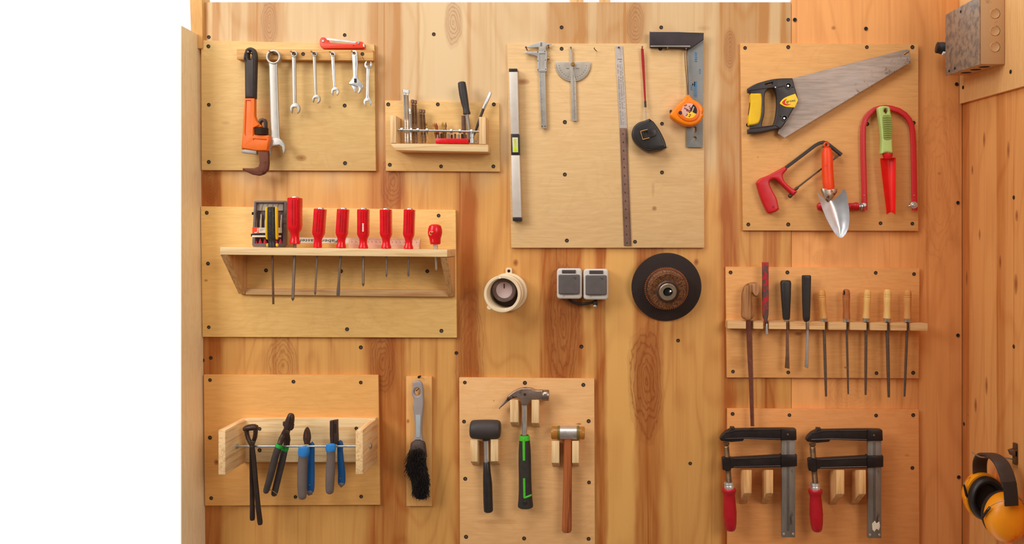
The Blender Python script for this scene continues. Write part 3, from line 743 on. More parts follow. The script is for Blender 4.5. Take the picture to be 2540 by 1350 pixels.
m = MB(); e = T + .02
m.loft([(1216.5, 229, e, 3.5, 3.5), (1216, 231, e, 4.6, 4.6), (1200, 268, e, 4.6, 4.6), (1199, 270.5, e, 4, 4)], 14); part('grip', m, M_chrome, o)
m = MB(); m.loft([(1199.5, 269.5, e, 3.4, 3.4), (1193, 287, e, 3.3, 3.3), (1188, 302, e, 3.6, 3.6), (1182.5, 317, e, 3.2, 3.2), (1178, 330, e, 2.2, 2.2), (1172, 348, e, .7, .7)], 14); part('shaft', m, M_grip, o)
m = MB(); a = P(1171, 355.6, T + .04); m.lathe(a, (0, 0, 1), [(0, .0052), (.0006, .0058), (.0105, .0058), (.0112, .0045), (.0135, .0045), (.014, .0056), (.022, .0056), (.0225, .0048)], 20)
single('socket_adapter', m, M_zinc, 'short zinc socket adapter standing at the right end of the red strip', 'socket')
m = MB(); a = P(1182.8, 355.8, T + .036); m.lathe(a + Vector((0, 0, .0042)), (0, -1, 0), [(0, .0028), (0, .0042), (.004, .0042), (.004, .0028), (0, .0028)], 18, False)
single('steel_nut', m, M_dull, 'tiny round steel nut on the rack ledge by the right block', 'nut')

# ================================================================ measuring tools
M_alu = pm('level_aluminium', (216, 206, 196), .5, .25, .05, 30)
o = thing('spirit_level', 'light grey spirit level hung upright on the left edge of the board', 'spirit level', P(1283, 548, T + .001))
LV = T + .0008; LT = LV + .021
m = MB(); m.hexa([(1262.5, 176), (1283.5, 176), (1287, 333), (1267, 333)], LT, LV, None, .001); m.hexa([(1268, 384), (1288.5, 384), (1293.3, 540), (1271.4, 540)], LT, LV, None, .001); part('bar', m, M_alu, o)
m = MB(); m.hexa([(1262, 170), (1282.8, 170), (1283.2, 178), (1262.3, 178)], LT + .0008, LV, None, .0008); part('end_cap', m, M_blackplas, o)
m = MB(); m.hexa([(1271.5, 539), (1293, 539), (1293.5, 548.5), (1272, 548.5)], LT + .0008, LV, None, .0008); part('end_cap', m, M_blackplas, o)
m = MB(); m.hexa([(1267, 332), (1287, 332), (1288.3, 385.5), (1268, 385.5)], LT + .0004, LV, None, .001)
vb = part('vial_block', m, M_blackplas, o)
m = MB(); m.hexa([(1270.5, 341), (1284.5, 341), (1285.5, 378), (1271.5, 378)], LT + .0012, LT - .001, None, .0006); part('vial_window', m, pm('vial_clear', (226, 218, 176), .2, 0, .03), vb)
m = MB(); m.loft([(1278, 345, LT, 4.5, 1.6, 3), (1279, 374, LT, 4.5, 1.6, 3)], 14); vl = part('vial', m, pm('vial_green', (206, 214, 110), .12, 0, .1), vb)
m = MB(); m.loft([(1278.8, 366, LT + .0002, 4.7, 1.7, 3), (1279, 374.5, LT + .0002, 4.7, 1.7, 3)], 14); part('bubble_end', m, pm('vial_lime', (190, 226, 40), .15), vb)

CD = T + .006
o = thing('vernier_caliper', 'steel vernier caliper hanging upright by its jaws', 'caliper', P(1349, 318, CD))
m = MB(); m.shape([(1336, 104), (1354, 101.5), (1354.6, 127), (1352.3, 178), (1356.3, 318.5), (1342.5, 318.8), (1336.5, 178), (1336, 117), (1306, 118.8), (1304.6, 116), (1311, 113), (1322, 108.7)], CD, CD + .003, .0006)
m.shape([(1354, 108), (1367.5, 106.5), (1368.5, 110.5), (1354, 115.5)], CD + .0005, CD + .0025, .0005); part('beam', m, M_steel, o)
m = MB(); m.shape([(1332.5, 129), (1356.5, 126.5), (1356.5, 150), (1355, 156), (1356.5, 176), (1352, 178.5), (1337, 178.5), (1332.5, 176), (1333.5, 152), (1332.5, 148), (1332.5, 139.5), (1318, 135), (1302, 132.5), (1302.5, 128.5), (1318, 128.5)], CD - .001, CD + .0046, .0008, [[(1338, 133), (1352, 133), (1350.5, 172), (1338.5, 172)]]); part('slider', m, pm('caliper_slide', (196, 194, 192), .4, .7, .06), o)
m = MB(); m.lathe(P(1356, 145.5, CD + .0015), (1, 0, 0), [(0, .0015), (.003, .0015), (.003, .0034), (.0065, .0034), (.007, .003)], 16); part('thumb_screw', m, M_brass, o)
m = MB()
for px, py in ((1333.8, 129.5), (1334.3, 151), (1334.5, 173), (1351.5, 127.5), (1353, 149), (1353.5, 172), (1344.5, 313), (1352, 313), ): m.disc(px, py, CD + .003, CD + .0049, 1.3, .0002, 10)
part('rivet', m, M_darksteel, o)
m = MB()
for i in range(60):
    py = 182 + i * 2.1; xl = 1337 + (py - 178) * .0425; L = 5 if i % 5 == 0 else 3
    m.rect(xl + .8, py, xl + .8 + L, py + .45, CD + .0031, CD + .0029, 0)
for i in range(4): m.rect(1340, 106 + i * 2.4, 1345, 107.4 + i * 2.4, CD + .0031, CD + .0029, 0)
part('scale_marks', m, M_screw, o)
nail(B3, 1306.5, 121.8, T, .028, 1.4, mat=M_rust, dr=CD + .003); nail(B3, 1361, 116.8, T, .024, 1.3, mat=M_rust, dr=CD + .002)

PD = T + .002
o = thing('protractor', 'half-round steel protractor with a swinging arm, right of the caliper', 'protractor', P(1424, 300, PD))
pts = [(1377, 154), (1465, 154)] + [(1421 + 44.3 * math.cos(math.radians(a)), 156.5 + 46 * math.sin(math.radians(a))) for a in range(4, 177, 6)]
M_prot = pm('protractor_steel', (190, 180, 168), .45, .5, .06)
m = MB(); m.shape(pts, PD, PD + .0022, .0005); pl = part('half_disc', m, M_prot, o)
m = MB()
for a in range(6, 176, 3):
    r0 = 40.5; r1 = 43; c_, s_ = math.cos(math.radians(a)), math.sin(math.radians(a)); q = (-s_ * .22, c_ * .22)
    m.shape([(1421 + r0 * c_ + q[0], 156.5 + r0 * s_ + q[1]), (1421 + r1 * c_ + q[0], 156.5 + r1 * s_ + q[1]), (1421 + r1 * c_ - q[0], 156.5 + r1 * s_ - q[1]), (1421 + r0 * c_ - q[0], 156.5 + r0 * s_ - q[1])], PD + .002, PD + .0024, .00002)
for a in range(10, 171, 10):
    c_, s_ = math.cos(math.radians(a)), math.sin(math.radians(a)); m.disc(1421 + 34.5 * c_, 156.5 + 36 * s_, PD + .002, PD + .0024, 1.1, .0001, 6)
for x0, x1 in ((1405, 1412), (1428, 1437)):
    for i in range(4): m.rect(x0 + i * (x1 - x0) / 4, 168.6, x0 + (i + .65) * (x1 - x0) / 4, 171.4, PD + .0024, PD + .002, 0)
part('scale_marks', m, pm('etched_grey', (96, 84, 76), .6), pl)
m = MB(); m.shape([(1413.3, 115.5), (1418.6, 115.5), (1420, 158), (1428.5, 203), (1431.2, 300), (1418.3, 300), (1415.5, 203), (1414.5, 158)], PD + .0026, PD + .0042, .0004, [circ(1416.2, 120, 2, 14)]); am = part('arm', m, M_prot, o)
m = MB()
for i in range(40):
    py = 170 + i * 3.2; m.rect(1420 + (py - 158) * .03, py, 1423 + (py - 158) * .03 + (2 if i % 5 == 0 else 0), py + .5, PD + .0045, PD + .0042, 0)
part('scale_marks', m, M_screw, am)
m = MB(); m.disc(1421, 158.5, PD + .004, PD + .0085, 5, .0012); part('knob', m, M_brass, o)
nail(B3, 1416.2, 119.6, T, .014, 1.0, dr=PD + .0034)
m = MB(); m.tube([(1480, 127, T - .002), (1477, 124, T + .012), (1474, 121.5, T + .018), (1474.5, 118, T + .02)], 1, 8, 4); part('hook', m, M_rust, B3)

RD = T + .0012
o = thing('steel_ruler', 'long steel ruler with printed tables at the top and painted dark reflection over the scale', 'ruler', P(1557, 610, RD))
m = MB(); m.shape([(1525.7, 114.5), (1544, 114), (1555.2, 318), (1537, 318)], RD, RD + .0016, .0003, [circ(1535, 118.3, 1.7, 12)]); ru = part('printed_section', m, pm('ruler_sky_reflection', (206, 194, 186), .4, .4, .08, 25), o)  # pale upper half: bright sky reflection put into the colour
m = MB(); m.shape([(1537, 318), (1555.2, 318), (1566, 610), (1548, 610)], RD, RD + .0016, .0003); rl = part('scale_section', m, pm('ruler_dark_reflection', (136, 102, 86), .45, .25, .18, 20), o)  # lower half: dark reflection painted as a separate colour
def rx(py): return 1526 + (py - 114) * (.0558 if py < 318 else .0558) - (0 if py < 318 else (py - 318) * .018)
m = MB(); random.seed(3)
m.rect(1532, 146, 1543, 148, RD + .002, RD + .0016, 0); m.rect(1537, 152, 1541, 154, RD + .002, RD + .0016, 0)
for i in range(58):
    py = 160 + i * 2.6
    for cx, w in ((2.2, 4.2), (8, 4.4), (13.6, 3)):
        if random.random() < .75: m.rect(rx(py) + cx, py, rx(py) + cx + w * random.uniform(.5, 1), py + 1.0, RD + .0019, RD + .0016, 0)
part('printing', m, pm('ruler_print', (140, 128, 122), .6), ru)
m = MB()
for i in range(138):
    py = 322 + i * 2.08; L = 6 if i % 10 == 0 else (4.5 if i % 5 == 0 else 3)
    m.rect(rx(py) + 17 - L, py, rx(py) + 17.6, py + .5, RD + .0019, RD + .0016, 0)
    if i % 10 == 5: m.rect(rx(py) + 6, py - 2, rx(py) + 8.5, py + 2, RD + .0019, RD + .0016, 0)
    if i % 2: m.rect(rx(py) + .8, py, rx(py) + 3.4, py + .5, RD + .0019, RD + .0016, 0)
part('scale_marks', m, pm('ruler_tick', (58, 42, 40), .6), rl)
nail(B3, 1535, 118.2, T, .006, 1.0, mat=M_screw, dr=RD + .001)

# black tape measure on red strap
o = thing('tape_measure', 'black tape measure hanging from a red wrist strap', 'tape measure', P(1611, 376, T + .02))
TD = T + .001
ol = [(1599.5, 298.5), (1611, 293.5, 1), (1622, 302, 1), (1636, 322), (1648.6, 347), (1654, 366, 1), (1641, 371.5, 1), (1622, 374), (1608, 376), (1593, 368.5), (1575.5, 353), (1567.5, 334.5), (1570.5, 317), (1583, 304)]
m = MB(); m.shape(ol, TD, TD + .034, .005, smooth=4, br=3); cs = part('case', m, pm('black_case', (50, 44, 42), .4, 0, .12), o)
m = MB(); m.shape([(1600, 305), (1611, 301), (1619, 307), (1631, 326), (1642, 349), (1646, 362), (1625, 368), (1608, 368.5), (1594, 362), (1581, 349), (1575, 333), (1577.5, 320), (1588, 310)], TD + .033, TD + .0355, .0012, smooth=4); part('face_plate', m, M_blackplas, cs)
m = MB(); m.shape([(1588.5, 326), (1622, 317), (1627, 324), (1628, 334), (1624, 338), (1594.5, 346.5)], TD + .035, TD + .0385, .001, [[(1596.5, 328.5), (1606, 326), (1608, 337), (1599, 339.5)]]); part('belt_clip', m, pm('clip_black', (56, 48, 46), .3, .3, .1), o)
m = MB(); m.tube([(1588.5, 326, TD + .0385), (1606, 321.3, TD + .0392)], .7, 8); m.tube([(1588.5, 326, TD + .0385), (1594.5, 346.3, TD + .0388)], .8, 8); m.tube([(1594.5, 346.3, TD + .0388), (1611, 342, TD + .039)], .8, 8); part('clip_edge', m, M_brass, o)
m = MB(); m.hexa([(1643, 366), (1656, 362.5), (1658.5, 364), (1645, 371)], TD + .026, TD + .010, None, .0005); part('tape_tip', m, M_dull, o)
m = MB()
for px, py in ((1612.5, 299), (1637, 359)): m.disc(px, py, TD + .034, TD + .0348, 2.2)
part('screw_head', m, M_blind, o)
m = MB(); m.loft([(1592.8, 120.6, T + .010, 2, 1, 3), (1593, 123, T + .010, 3.4, 1.6, 3), (1594.8, 150, T + .008, 3.6, 1.6, 3), (1597.6, 200, T + .008, 2.8, 1.6, 3), (1600.3, 252, T + .01, 2.2, 1.6, 3)], 10); st = part('strap', m, pm('red_strap', (170, 28, 30), .7, 0, .15), o)
m = MB(); m.loft([(1600.3, 251, T + .01, 2.9, 2.4, 3), (1601, 266, T + .011, 2.8, 2.4, 3)], 10); part('toggle', m, M_blackplas, st)
m = MB(); m.tube([(1600.6, 265, T + .011), (1600, 282, T + .014), (1602, 297, T + .018)], .8, 8, 4); m.tube([(1601.4, 265, T + .011), (1603, 282, T + .014), (1604, 296, T + .018)], .8, 8, 4); part('cord', m, M_dull, st)
nail(B3, 1593, 117.8, T, .018, 1.3, dr=T + .012)

# try square
o = thing('try_square', 'try square with a black stock and a stained grey blade in the corner', 'try square', P(1723, 366, T + .004))
QD = T + .001
m = MB(); m.shape([(1744.8, 98), (1743, 366), (1702.8, 365.5), (1707, 116), (1713, 112), (1730, 95)], QD + .003, QD + .0052, .0005, [circ(1723.5, 343.5, 4.8, 20), [(1719, 317), (1722, 314), (1727, 315), (1727.5, 325), (1724, 330), (1719.5, 327)]]); bl = part('blade', m, pm('square_blade', (134, 134, 132), .5, .35, .16, 22, ((104, 86, 74), .62, 26)), o)
m = MB(); m.shape([(1611.8, 77.5), (1745.8, 81.3), (1745.5, 97.5), (1713, 120), (1611.8, 116)], QD, QD + .0125, .0012); sk = part('stock', m, pm('square_stock', (62, 52, 54), .5, .25, .25, 24, ((140, 82, 60), .72, 60)), o)
m = MB(); m.rect(1613, 113.6, 1712, 115.6, QD + .0131, QD + .0122, .0002); m.rect(1613, 78.4, 1700, 79.6, QD + .0131, QD + .0122, .0002); part('bright_edge', m, M_steel, sk)
random.seed(5)
for cx, y0, y1, w in ((1726, 130, 151, 6), (1736, 171, 182, 4), (1725, 202, 240, 8), (1715, 211, 220, 5)):
    py = y0; m = MB()
    while py < y1:
        h = random.uniform(2.5, 4.5); m.shape([(cx - w / 2, py), (cx + w / 2, py + .5), (cx + w / 2, py + h - .6), (cx + w * .1, py + h), (cx - w / 2, py + h - 1)], QD + .005, QD + .0055, .00003); py += h + 1.0
    part('blue_lettering', m, pm('blue_ink', (62, 120, 168), .6, 0, .2), bl)
m = MB(); m.rect(1717, 207, 1720, 212, QD + .0055, QD + .005, 0); m.rect(1722, 203, 1724, 214, QD + .0055, QD + .005, 0); part('dark_marks', m, M_screw, bl)
for px, py in ((1655, 121.4), (1701, 123)): nail(B3, px, py, T, .018, 1.2, dr=QD + .006)

# orange tape measure
OD = T + .0085
o = thing('tape_measure', 'orange tape measure with a round label, hanging in front of the try square', 'tape measure', P(1704, 311, OD))
ol = [(1662.4, 283), (1665, 278, 1), (1681, 259), (1696, 246), (1699, 240), (1703, 235, 1), (1711, 234.5, 1), (1718, 244), (1734, 254), (1743, 264), (1745.5, 275), (1743, 281), (1745.5, 287), (1743, 292, 1), (1736.7, 301.7), (1721.6, 310.5), (1701, 310.5), (1681, 302), (1666, 292)]
m = MB(); m.shape(ol, OD, OD + .034, .006, smooth=4, br=3); cs = part('case', m, pm('orange_plastic', (250, 134, 12), .32, 0, .04), o)
m = MB(); m.shape([(1679, 279), (1686, 270), (1693, 262), (1703, 254.5), (1716, 253.5), (1728, 260), (1735, 272), (1734, 286), (1726, 297), (1712, 301), (1699, 299), (1686, 290)], OD + .0325, OD + .0365, .003, smooth=4, br=3); part('face_ring', m, pm('orange_deep', (246, 112, 16), .35, 0, .04), cs)
def sector(a0, a1, r=19): return [(1710, 275)] + [(1710 + r * math.cos(math.radians(a)), 275 + r * math.sin(math.radians(a))) for a in range(a0, a1 + 1, 6)]
LZ = OD + .0366
m = MB(); m.shape(sector(120, 300), LZ - .001, LZ + .0003, .0001); l1 = part('label_pink', m, pm('label_pink', (232, 176, 160), .5), cs)
m = MB(); m.shape(sector(300, 384), LZ - .001, LZ + .0003, .0001); part('label_black', m, M_black, cs)
m = MB(); m.shape(sector(24, 120), LZ - .001, LZ + .0003, .0001); part('label_yellow', m, pm('label_yellow', (250, 202, 30), .5), cs)
def lab_text(t, px, py, d, h, ang, mat, parent, w=None):
    a = math.radians(ang); xd = Vector((math.cos(a), 0, math.sin(a))); yd = Vector((-math.sin(a), 0, math.cos(a)))
    return part('lettering', text_mb(t, P(px, py, d), xd, yd, h, width=w), mat, parent)
M_dred = pm('label_red', (120, 40, 44), .6)
random.seed(9)
def smudges(name, mat, rows, h, parent):
    """worn illegible print: rows of small slanted marks, (px, py) start to end"""
    m = MB()
    for x0, y0, x1, y1, n_ in rows:
        for i in range(n_):
            t = (i + .5) / n_; cx, cy = x0 + (x1 - x0) * t, y0 + (y1 - y0) * t; w = h * random.uniform(.3, .5); k = h * random.uniform(.75, 1.1)
            ux, uy = (x1 - x0), (y1 - y0); L = math.hypot(ux, uy); ux, uy = ux / L, uy / L; vx, vy = -uy, ux
            o1 = random.uniform(.1, .5)
            q = [(cx - ux * w - vx * k * .5, cy - uy * w - vy * k * .5), (cx + ux * w * o1 - vx * k * .5, cy + uy * w * o1 - vy * k * .5), (cx + ux * w - vx * k * .1, cy + uy * w - vy * k * .1), (cx + ux * w * .8 + vx * k * .5, cy + uy * w * .8 + vy * k * .5), (cx - ux * w * .6 + vx * k * .45, cy - uy * w * .6 + vy * k * .45)]
            m.shape(q, LZ - .0005, LZ + .0005, .00003)
    return part(name, m, mat, parent)
smudges('worn_print', M_dred, [(1697, 263, 1704, 260, 2), (1697, 268, 1714, 277, 5), (1702, 273, 1712, 280, 3), (1709, 262, 1713, 270, 2)], 4.2, cs)
smudges('pale_print', pm('label_cream', (226, 190, 150), .5), [(1721, 265, 1716, 279, 4)], 4.0, cs)
smudges('dark_print', M_dred, [(1706, 282, 1702, 288, 2), (1713, 283, 1709, 291, 2)], 4.2, cs)
m = MB(); m.disc(1687.6, 279.5, OD + .034, OD + .038, 4.6, .0012); part('button', m, pm('blue_black', (44, 44, 66), .4), o)
m = MB(); m.hexa([(1661.5, 273), (1666, 272), (1667.5, 277), (1663, 280)], OD + .026, OD + .010, None, .0005); part('tape_tip', m, M_blackplas, o)
m = MB(); m.tube([(1698.5, 124.5, T + .0155), (1699.5, 160, OD + .009), (1703.5, 205, OD + .012), (1706.5, 236, OD + .016)], .9, 8, 5); m.tube([(1702.5, 124.5, T + .0155), (1704, 160, OD + .009), (1707, 205, OD + .012), (1707.5, 236, OD + .016)], .9, 8, 5); part('cord', m, pm('brown_cord', (96, 70, 58), .7), o)
# ================================================================ saws
HD = T + .010
o = thing('hand_saw', 'large hand saw with a black and yellow handle and a grey toothed blade', 'saw', P(2050, 342, HD))
pts = [(1950, 197), (1966, 194.4), (2249, 122), (2256.5, 124.5), (2259.4, 153.7)]
n_t = 96; random.seed(11)
for i in range(n_t):
    t0 = i / n_t; t1 = (i + .62) / n_t
    xa, ya = 2259.4 + (1945.5 - 2259.4) * t0, 153.7 + (342.6 - 153.7) * t0
    xb, yb = 2259.4 + (1945.5 - 2259.4) * t1, 153.7 + (342.6 - 153.7) * t1
    pts += [(xa - .6, ya - 1.2), (xb + .6, yb + 1.6)]
pts += [(1945.5, 342.6), (1929, 330.6), (1932, 322)]
n = NT('saw_blade'); p_ = n.coord(); X, Y, Z = n.xyz(p_)
f = n.noise(n.scaled(p_, 10, 10, 90), 1.5, 4); f2 = n.noise(p_, 9, 3)
base = n.mix(n.rng(f, .35, .7), lin((172, 152, 140)), lin((148, 132, 122))); base = n.mix(n.math('MULTIPLY', n.rng(f2, .45, .7), .5), base, lin((160, 150, 148)))
spot = n.noise(p_, 75, 5, .7); bx = n.rng(X, .02, .09, 0, 1)
edge = n.rng(n.math('ADD', n.math('MULTIPLY', X, -.6), Z), .115, .062, 0., 1.)
base = n.mix(n.math('MULTIPLY', n.math('MULTIPLY', n.rng(spot, .54, .64), edge), n.math('MULTIPLY_ADD', bx, .65, .12)), base, lin((98, 66, 46)))
M_sawblade = n.done(base, .42, .35, .5)
m = MB(); m.shape(pts, HD + .004, HD + .0056, .0003, [circ(2247, 133.5, 5.6, 18, 3.8)]); part('blade', m, M_sawblade, o)
hol = [[(1901, 226), (1909, 220), (1921, 219.5), (1927, 240), (1926.5, 276), (1919.5, 307), (1906, 312), (1893, 313), (1890.5, 307), (1896.5, 281), (1897, 240)], [(1899, 209), (1917, 204.5), (1917, 208), (1899, 211)]]
ol = [(1855, 219, 1), (1868, 211), (1886, 203.7), (1923, 195), (1966, 193.3, 1), (1981, 248, 1), (1969.6, 268.5), (1949, 303.7), (1938, 318.5, 1), (1921.5, 322), (1886, 329.6), (1855.7, 331.5, 1), (1855, 321, 1), (1862, 316), (1859, 308), (1857, 290), (1861, 255), (1862, 233), (1855, 228, 1)]
m = MB(); m.shape(ol, HD - .004, HD + .014, .0035, [catmull(hol[0], 4), hol[1]], smooth=4, br=3); hd = part('handle', m, pm('saw_black', (50, 42, 42), .42, 0, .08), o)
# moulded ribs on the cheek
m = MB()
for a, b in (((1926, 217), (1948, 212)), ((1962, 216), (1968, 216)), ((1935, 287), (1940, 291)), ((1924, 196), (1928, 222)), ((1856, 224), (1924, 216)), ((1860, 319), (1925, 311)), ((1925, 312), (1936, 318))): m.loft([(a[0], a[1], HD + .0135, 1.5, 2.4), (b[0], b[1], HD + .0135, 1.5, 2.4)], 8)
for cx, cy in ((1955, 213), (1945.5, 293.5)): m.lathe(P(cx, cy, HD + .013), (0, -1, 0), [(0, .0085), (.002, .0085), (.0028, .0076), (.0028, .0058), (.001, .0055)], 28)
part('moulded_ribs', m, pm('saw_black_ribs', (66, 57, 56), .35, 0, .08), hd)
m = MB(); m.shape([(1862, 233), (1870, 231), (1887, 231), (1890, 236), (1891, 250), (1889, 285), (1884, 303), (1876, 308.5), (1860, 311), (1857, 305), (1857, 292), (1861.5, 257)], HD - .006, HD + .0165, .005, smooth=4, br=3); part('grip', m, pm('saw_yellow', (232, 186, 24), .55, 0, .12, 30), o)
for cx, cy in ((1955, 213), (1945.5, 293.5), (1923.5, 216.5)):
    m = MB(); m.disc(cx, cy, HD + .013, HD + .016, 3.0 if cx != 1923.5 else 2, .0008); part('screw_head', m, M_chrome, o)
m = MB(); m.shape([(1934.5, 255.5), (1944, 244.5), (1957, 238), (1973, 232.5, 1), (1980, 248, 1), (1971.5, 266.8, 1), (1951, 265.5), (1940, 261)], HD + .0135, HD + .0152, .0006, smooth=4); em = part('emblem', m, pm('emblem_yellow', (250, 204, 20), .4), o)
m = MB(); sw = [(1940, 254), (1946, 247.5), (1952, 246), (1948.5, 250), (1947.5, 255), (1951.5, 258.5), (1962, 258), (1952, 261.5), (1944, 259.5)]
m.shape(sw, HD + .015, HD + .0155, .00003, smooth=4); part('red_swoosh', m, pm('swoosh_red', (206, 44, 30), .5), em)
part('lettering', text_mb('gross', P(1961.5, 250.5, HD + .0154), (1, 0, .17), (-.17, 0, 1), .0062, width=.0225), M_black, em)
nail(B4, 2248, 132.6, T, .03, 1.1, dr=HD + .005)

MD = T + .003
o = thing('junior_hacksaw', 'small hacksaw with a red pistol grip and black bent frame', 'hacksaw', P(1933, 529, MD))
ol = [(1948, 412.5, 1), (1954, 420.5, 1), (1946, 429), (1942.5, 437), (1948, 451), (1962, 464), (1979, 475, 1), (1971.5, 484, 1), (1965, 483), (1945, 464), (1930, 449), (1922, 444.5), (1914, 446), (1909.5, 452), (1912, 463), (1919, 477), (1927, 492), (1933.5, 519, 1), (1924, 526), (1909, 529.5, 1), (1904, 526), (1890, 497), (1878.5, 460), (1878, 452), (1888, 442), (1905, 435.5), (1920, 428)]
m = MB(); m.shape(ol, MD, MD + .02, .005, smooth=4, br=3); part('handle', m, M_redpaint, o)
m = MB(); q = MD + .010
m.loft([(1948, 417, q, 4.2, 4), (1984, 390, q, 4.2, 4), (2022, 361, q, 4.2, 4), (2032, 355.5, q, 4.2, 4), (2042, 353, q, 4.2, 4), (2051, 355.5, q, 4.2, 4), (2058, 361, q, 4.2, 4), (2087, 384.5, q, 4.6, 4)], 12, 4); part('frame', m, pm('frame_black', (58, 48, 44), .5, .2, .15), o)
m = MB(); m.loft([(1975, 468, q, 2, .5, 4), (2084, 383, q, 2, .5, 4)], 8); part('blade', m, M_darksteel, o)
m = MB(); m.loft([(1956, 489, q, 2, 2), (1957.5, 488, q, 5, 5), (1961.5, 485, q, 5, 5), (1967, 480, q, 3, 3)], 14); part('wing_nut', m, M_darksteel, o)
m = MB(); m.loft([(1972, 471.5, q, 3.2, 3.2), (1976, 467.5, q, 3.8, 3.8), (1980, 464.5, q, 3, 3)], 12); part('tension_pin', m, M_darksteel, o)
m = MB(); m.disc(1918, 513.5, MD + .0195, MD + .0206, 3.2); part('boss', m, pm('dark_red', (150, 24, 28), .4), o)

# trowel
TRD = T + .030
o = thing('garden_trowel', 'garden trowel with an orange-red handle and a bright scoop blade', 'trowel', P(2086, 590, TRD))
M_trhandle = pm('trowel_orange', (242, 72, 24), .4, 0, .06, 30, ((226, 40, 26), .6, 18))
m = MB(); e = TRD
m.loft([(2051, 366, e, 7, 6), (2051.2, 368.5, e, 10, 10), (2051.8, 380, e, 13, 12), (2052.3, 396, e, 13.5, 13), (2052.6, 420, e, 13.8, 13), (2054.5, 450, e, 14.2, 13), (2056, 464, e, 13.8, 13), (2056.5, 470, e, 13, 12)], 22); 
a = P(2049.5, 360, e); tor = [(.0052 * math.cos(t * math.pi / 12), .0052 * math.sin(t * math.pi / 12)) for t in range(25)]
m.wloft([(a + Vector((x * 1.1, 0, y)), .0022, .003, 2) for x, y in tor], 8); part('handle', m, M_trhandle, o)
m = MB(); m.loft([(2056, 468.5, e, 20, 9, 2.3), (2056, 474, e, 20.5, 10, 2.3), (2055, 484, e + .003, 15, 8), (2054.5, 493, e + .004, 9, 5), (2054, 501, e + .0045, 2.5, 2)], 20); part('ferrule', m, pm('ferrule_rusty', (176, 158, 142), .38, .8, .15, 50, ((128, 66, 30), .56, 55)), o)
rows = [(0, 2025.5, 2092.5, 472, 468), (.12, 2029, 2098.5, 484, 475), (.25, 2034, 2103, 500, 495), (.42, 2041, 2106.5, 521, 520), (.6, 2050, 2107, 543, 545), (.78, 2061, 2104.5, 564, 566), (.9, 2070, 2098, 578, 580), (.97, 2077, 2092, 586.5, 587.5), (1, 2084, 2088, 590, 590)]
bm_ = MB(); nu = 15; V = []
for t, xl, xr, yl, yr in rows:
    for j in range(nu):
        u = 2 * j / (nu - 1) - 1; k = (u + 1) / 2
        dep = TRD + .002 + .020 * (abs(u) ** 1.8) * (1 - .45 * t) + .004 * t * t
        yy = yl + (yr - yl) * k + (28 * (1 - u * u) * (1 - t) ** 2)
        V.append(P(xl + (xr - xl) * k, yy, dep))
nr = len(rows); Fs = [(i * nu + j, (i + 1) * nu + j, (i + 1) * nu + j + 1, i * nu + j + 1) for i in range(nr - 1) for j in range(nu - 1)]
off = Vector((0, .0014, 0)); nV = len(V); V2 = V + [v + off for v in V]
Fs2 = Fs + [tuple(nV + i for i in f[::-1]) for f in Fs]
for j in range(nu - 1): Fs2 += [(j, j + 1, nV + j + 1, nV + j), ((nr - 1) * nu + j + 1, (nr - 1) * nu + j, nV + (nr - 1) * nu + j, nV + (nr - 1) * nu + j + 1)]
for i in range(nr - 1): Fs2 += [((i + 1) * nu, i * nu, nV + i * nu, nV + (i + 1) * nu), (i * nu + nu - 1, (i + 1) * nu + nu - 1, nV + (i + 1) * nu + nu - 1, nV + i * nu + nu - 1)]
bm_.add(V2, Fs2); part('blade', bm_, pm('trowel_steel', (214, 214, 218), .34, .7, .12, 16, ((150, 120, 100), .68, 45)), o, ang=60)
nail(B4, 2049.6, 361.2, T, .044, 1.3, dr=TRD)

# bow saw frame
BD = T + .004
o = thing('coping_saw_frame', 'red U-shaped saw frame hanging upside down with a red ribbed handle', 'coping saw', P(2144, 522, BD))
path = [(2144.6, 522), (2143.4, 473), (2141, 384), (2140.3, 335), (2141.2, 314), (2147, 294.5), (2156.5, 281), (2169, 272.5), (2182, 268.6), (2195, 267), (2209, 268.6), (2229, 274.5), (2244, 284.5), (2254.5, 297), (2261, 311.5), (2263.8, 330), (2265.6, 362), (2267.6, 472), (2269, 523)]
m = MB(); m.loft([(x, y, BD + .005, 6.4, 4.4, 5) for x, y in path], 14); part('frame', m, M_redpaint, o)
m = MB(); m.disc(2144.3, 508.3, BD + .009, BD + .0125, 5.4, .001); m.disc(2144.3, 508.3, BD + .0124, BD + .0145, 3.4, .001); part('pin', m, M_zinc, o)
m = MB(); m.disc(2268, 509, BD + .009, BD + .0115, 9, .001); m.disc(2268, 509, BD + .0114, BD + .0145, 5, .0012); m.lathe(P(2262, 510, BD + .009), (-1, 0, -.1), [(0, .003), (.006, .003), (.009, .0008)], 12); part('clamp_screw', m, M_zinc, o)
for py in (485,):
    m = MB(); m.disc(2144, py, BD + .009, BD + .0105, 1.6); m.disc(2268, py, BD + .009, BD + .0105, 1.6); part('rivet', m, M_dull, o)
a = P(2138.5, 512.5, BD + .0085)
m = MB(); m.lathe(a, (-1, 0, 0), [(0, .005), (.001, .0095), (.0045, .0095), (.0055, .006), (.009, .006)], 20); part('ferrule', m, M_zinc, o)
m = MB(); pr = [(.008, .006), (.009, .0085)]
for i in range(6): pr += [(.010 + i * .0036, .0098 + .001 * math.sin(i * 1.2)), (.012 + i * .0036, .0086 + .001 * math.sin(i * 1.2))]
pr += [(.034, .009), (.05, .0105), (.07, .0112), (.09, .0112), (.104, .0102), (.1095, .0075), (.111, .003)]
m.lathe(a, (-1, 0, 0), pr, 22); part('handle', m, pm('handle_red', (200, 26, 38), .35, 0, .06), o)

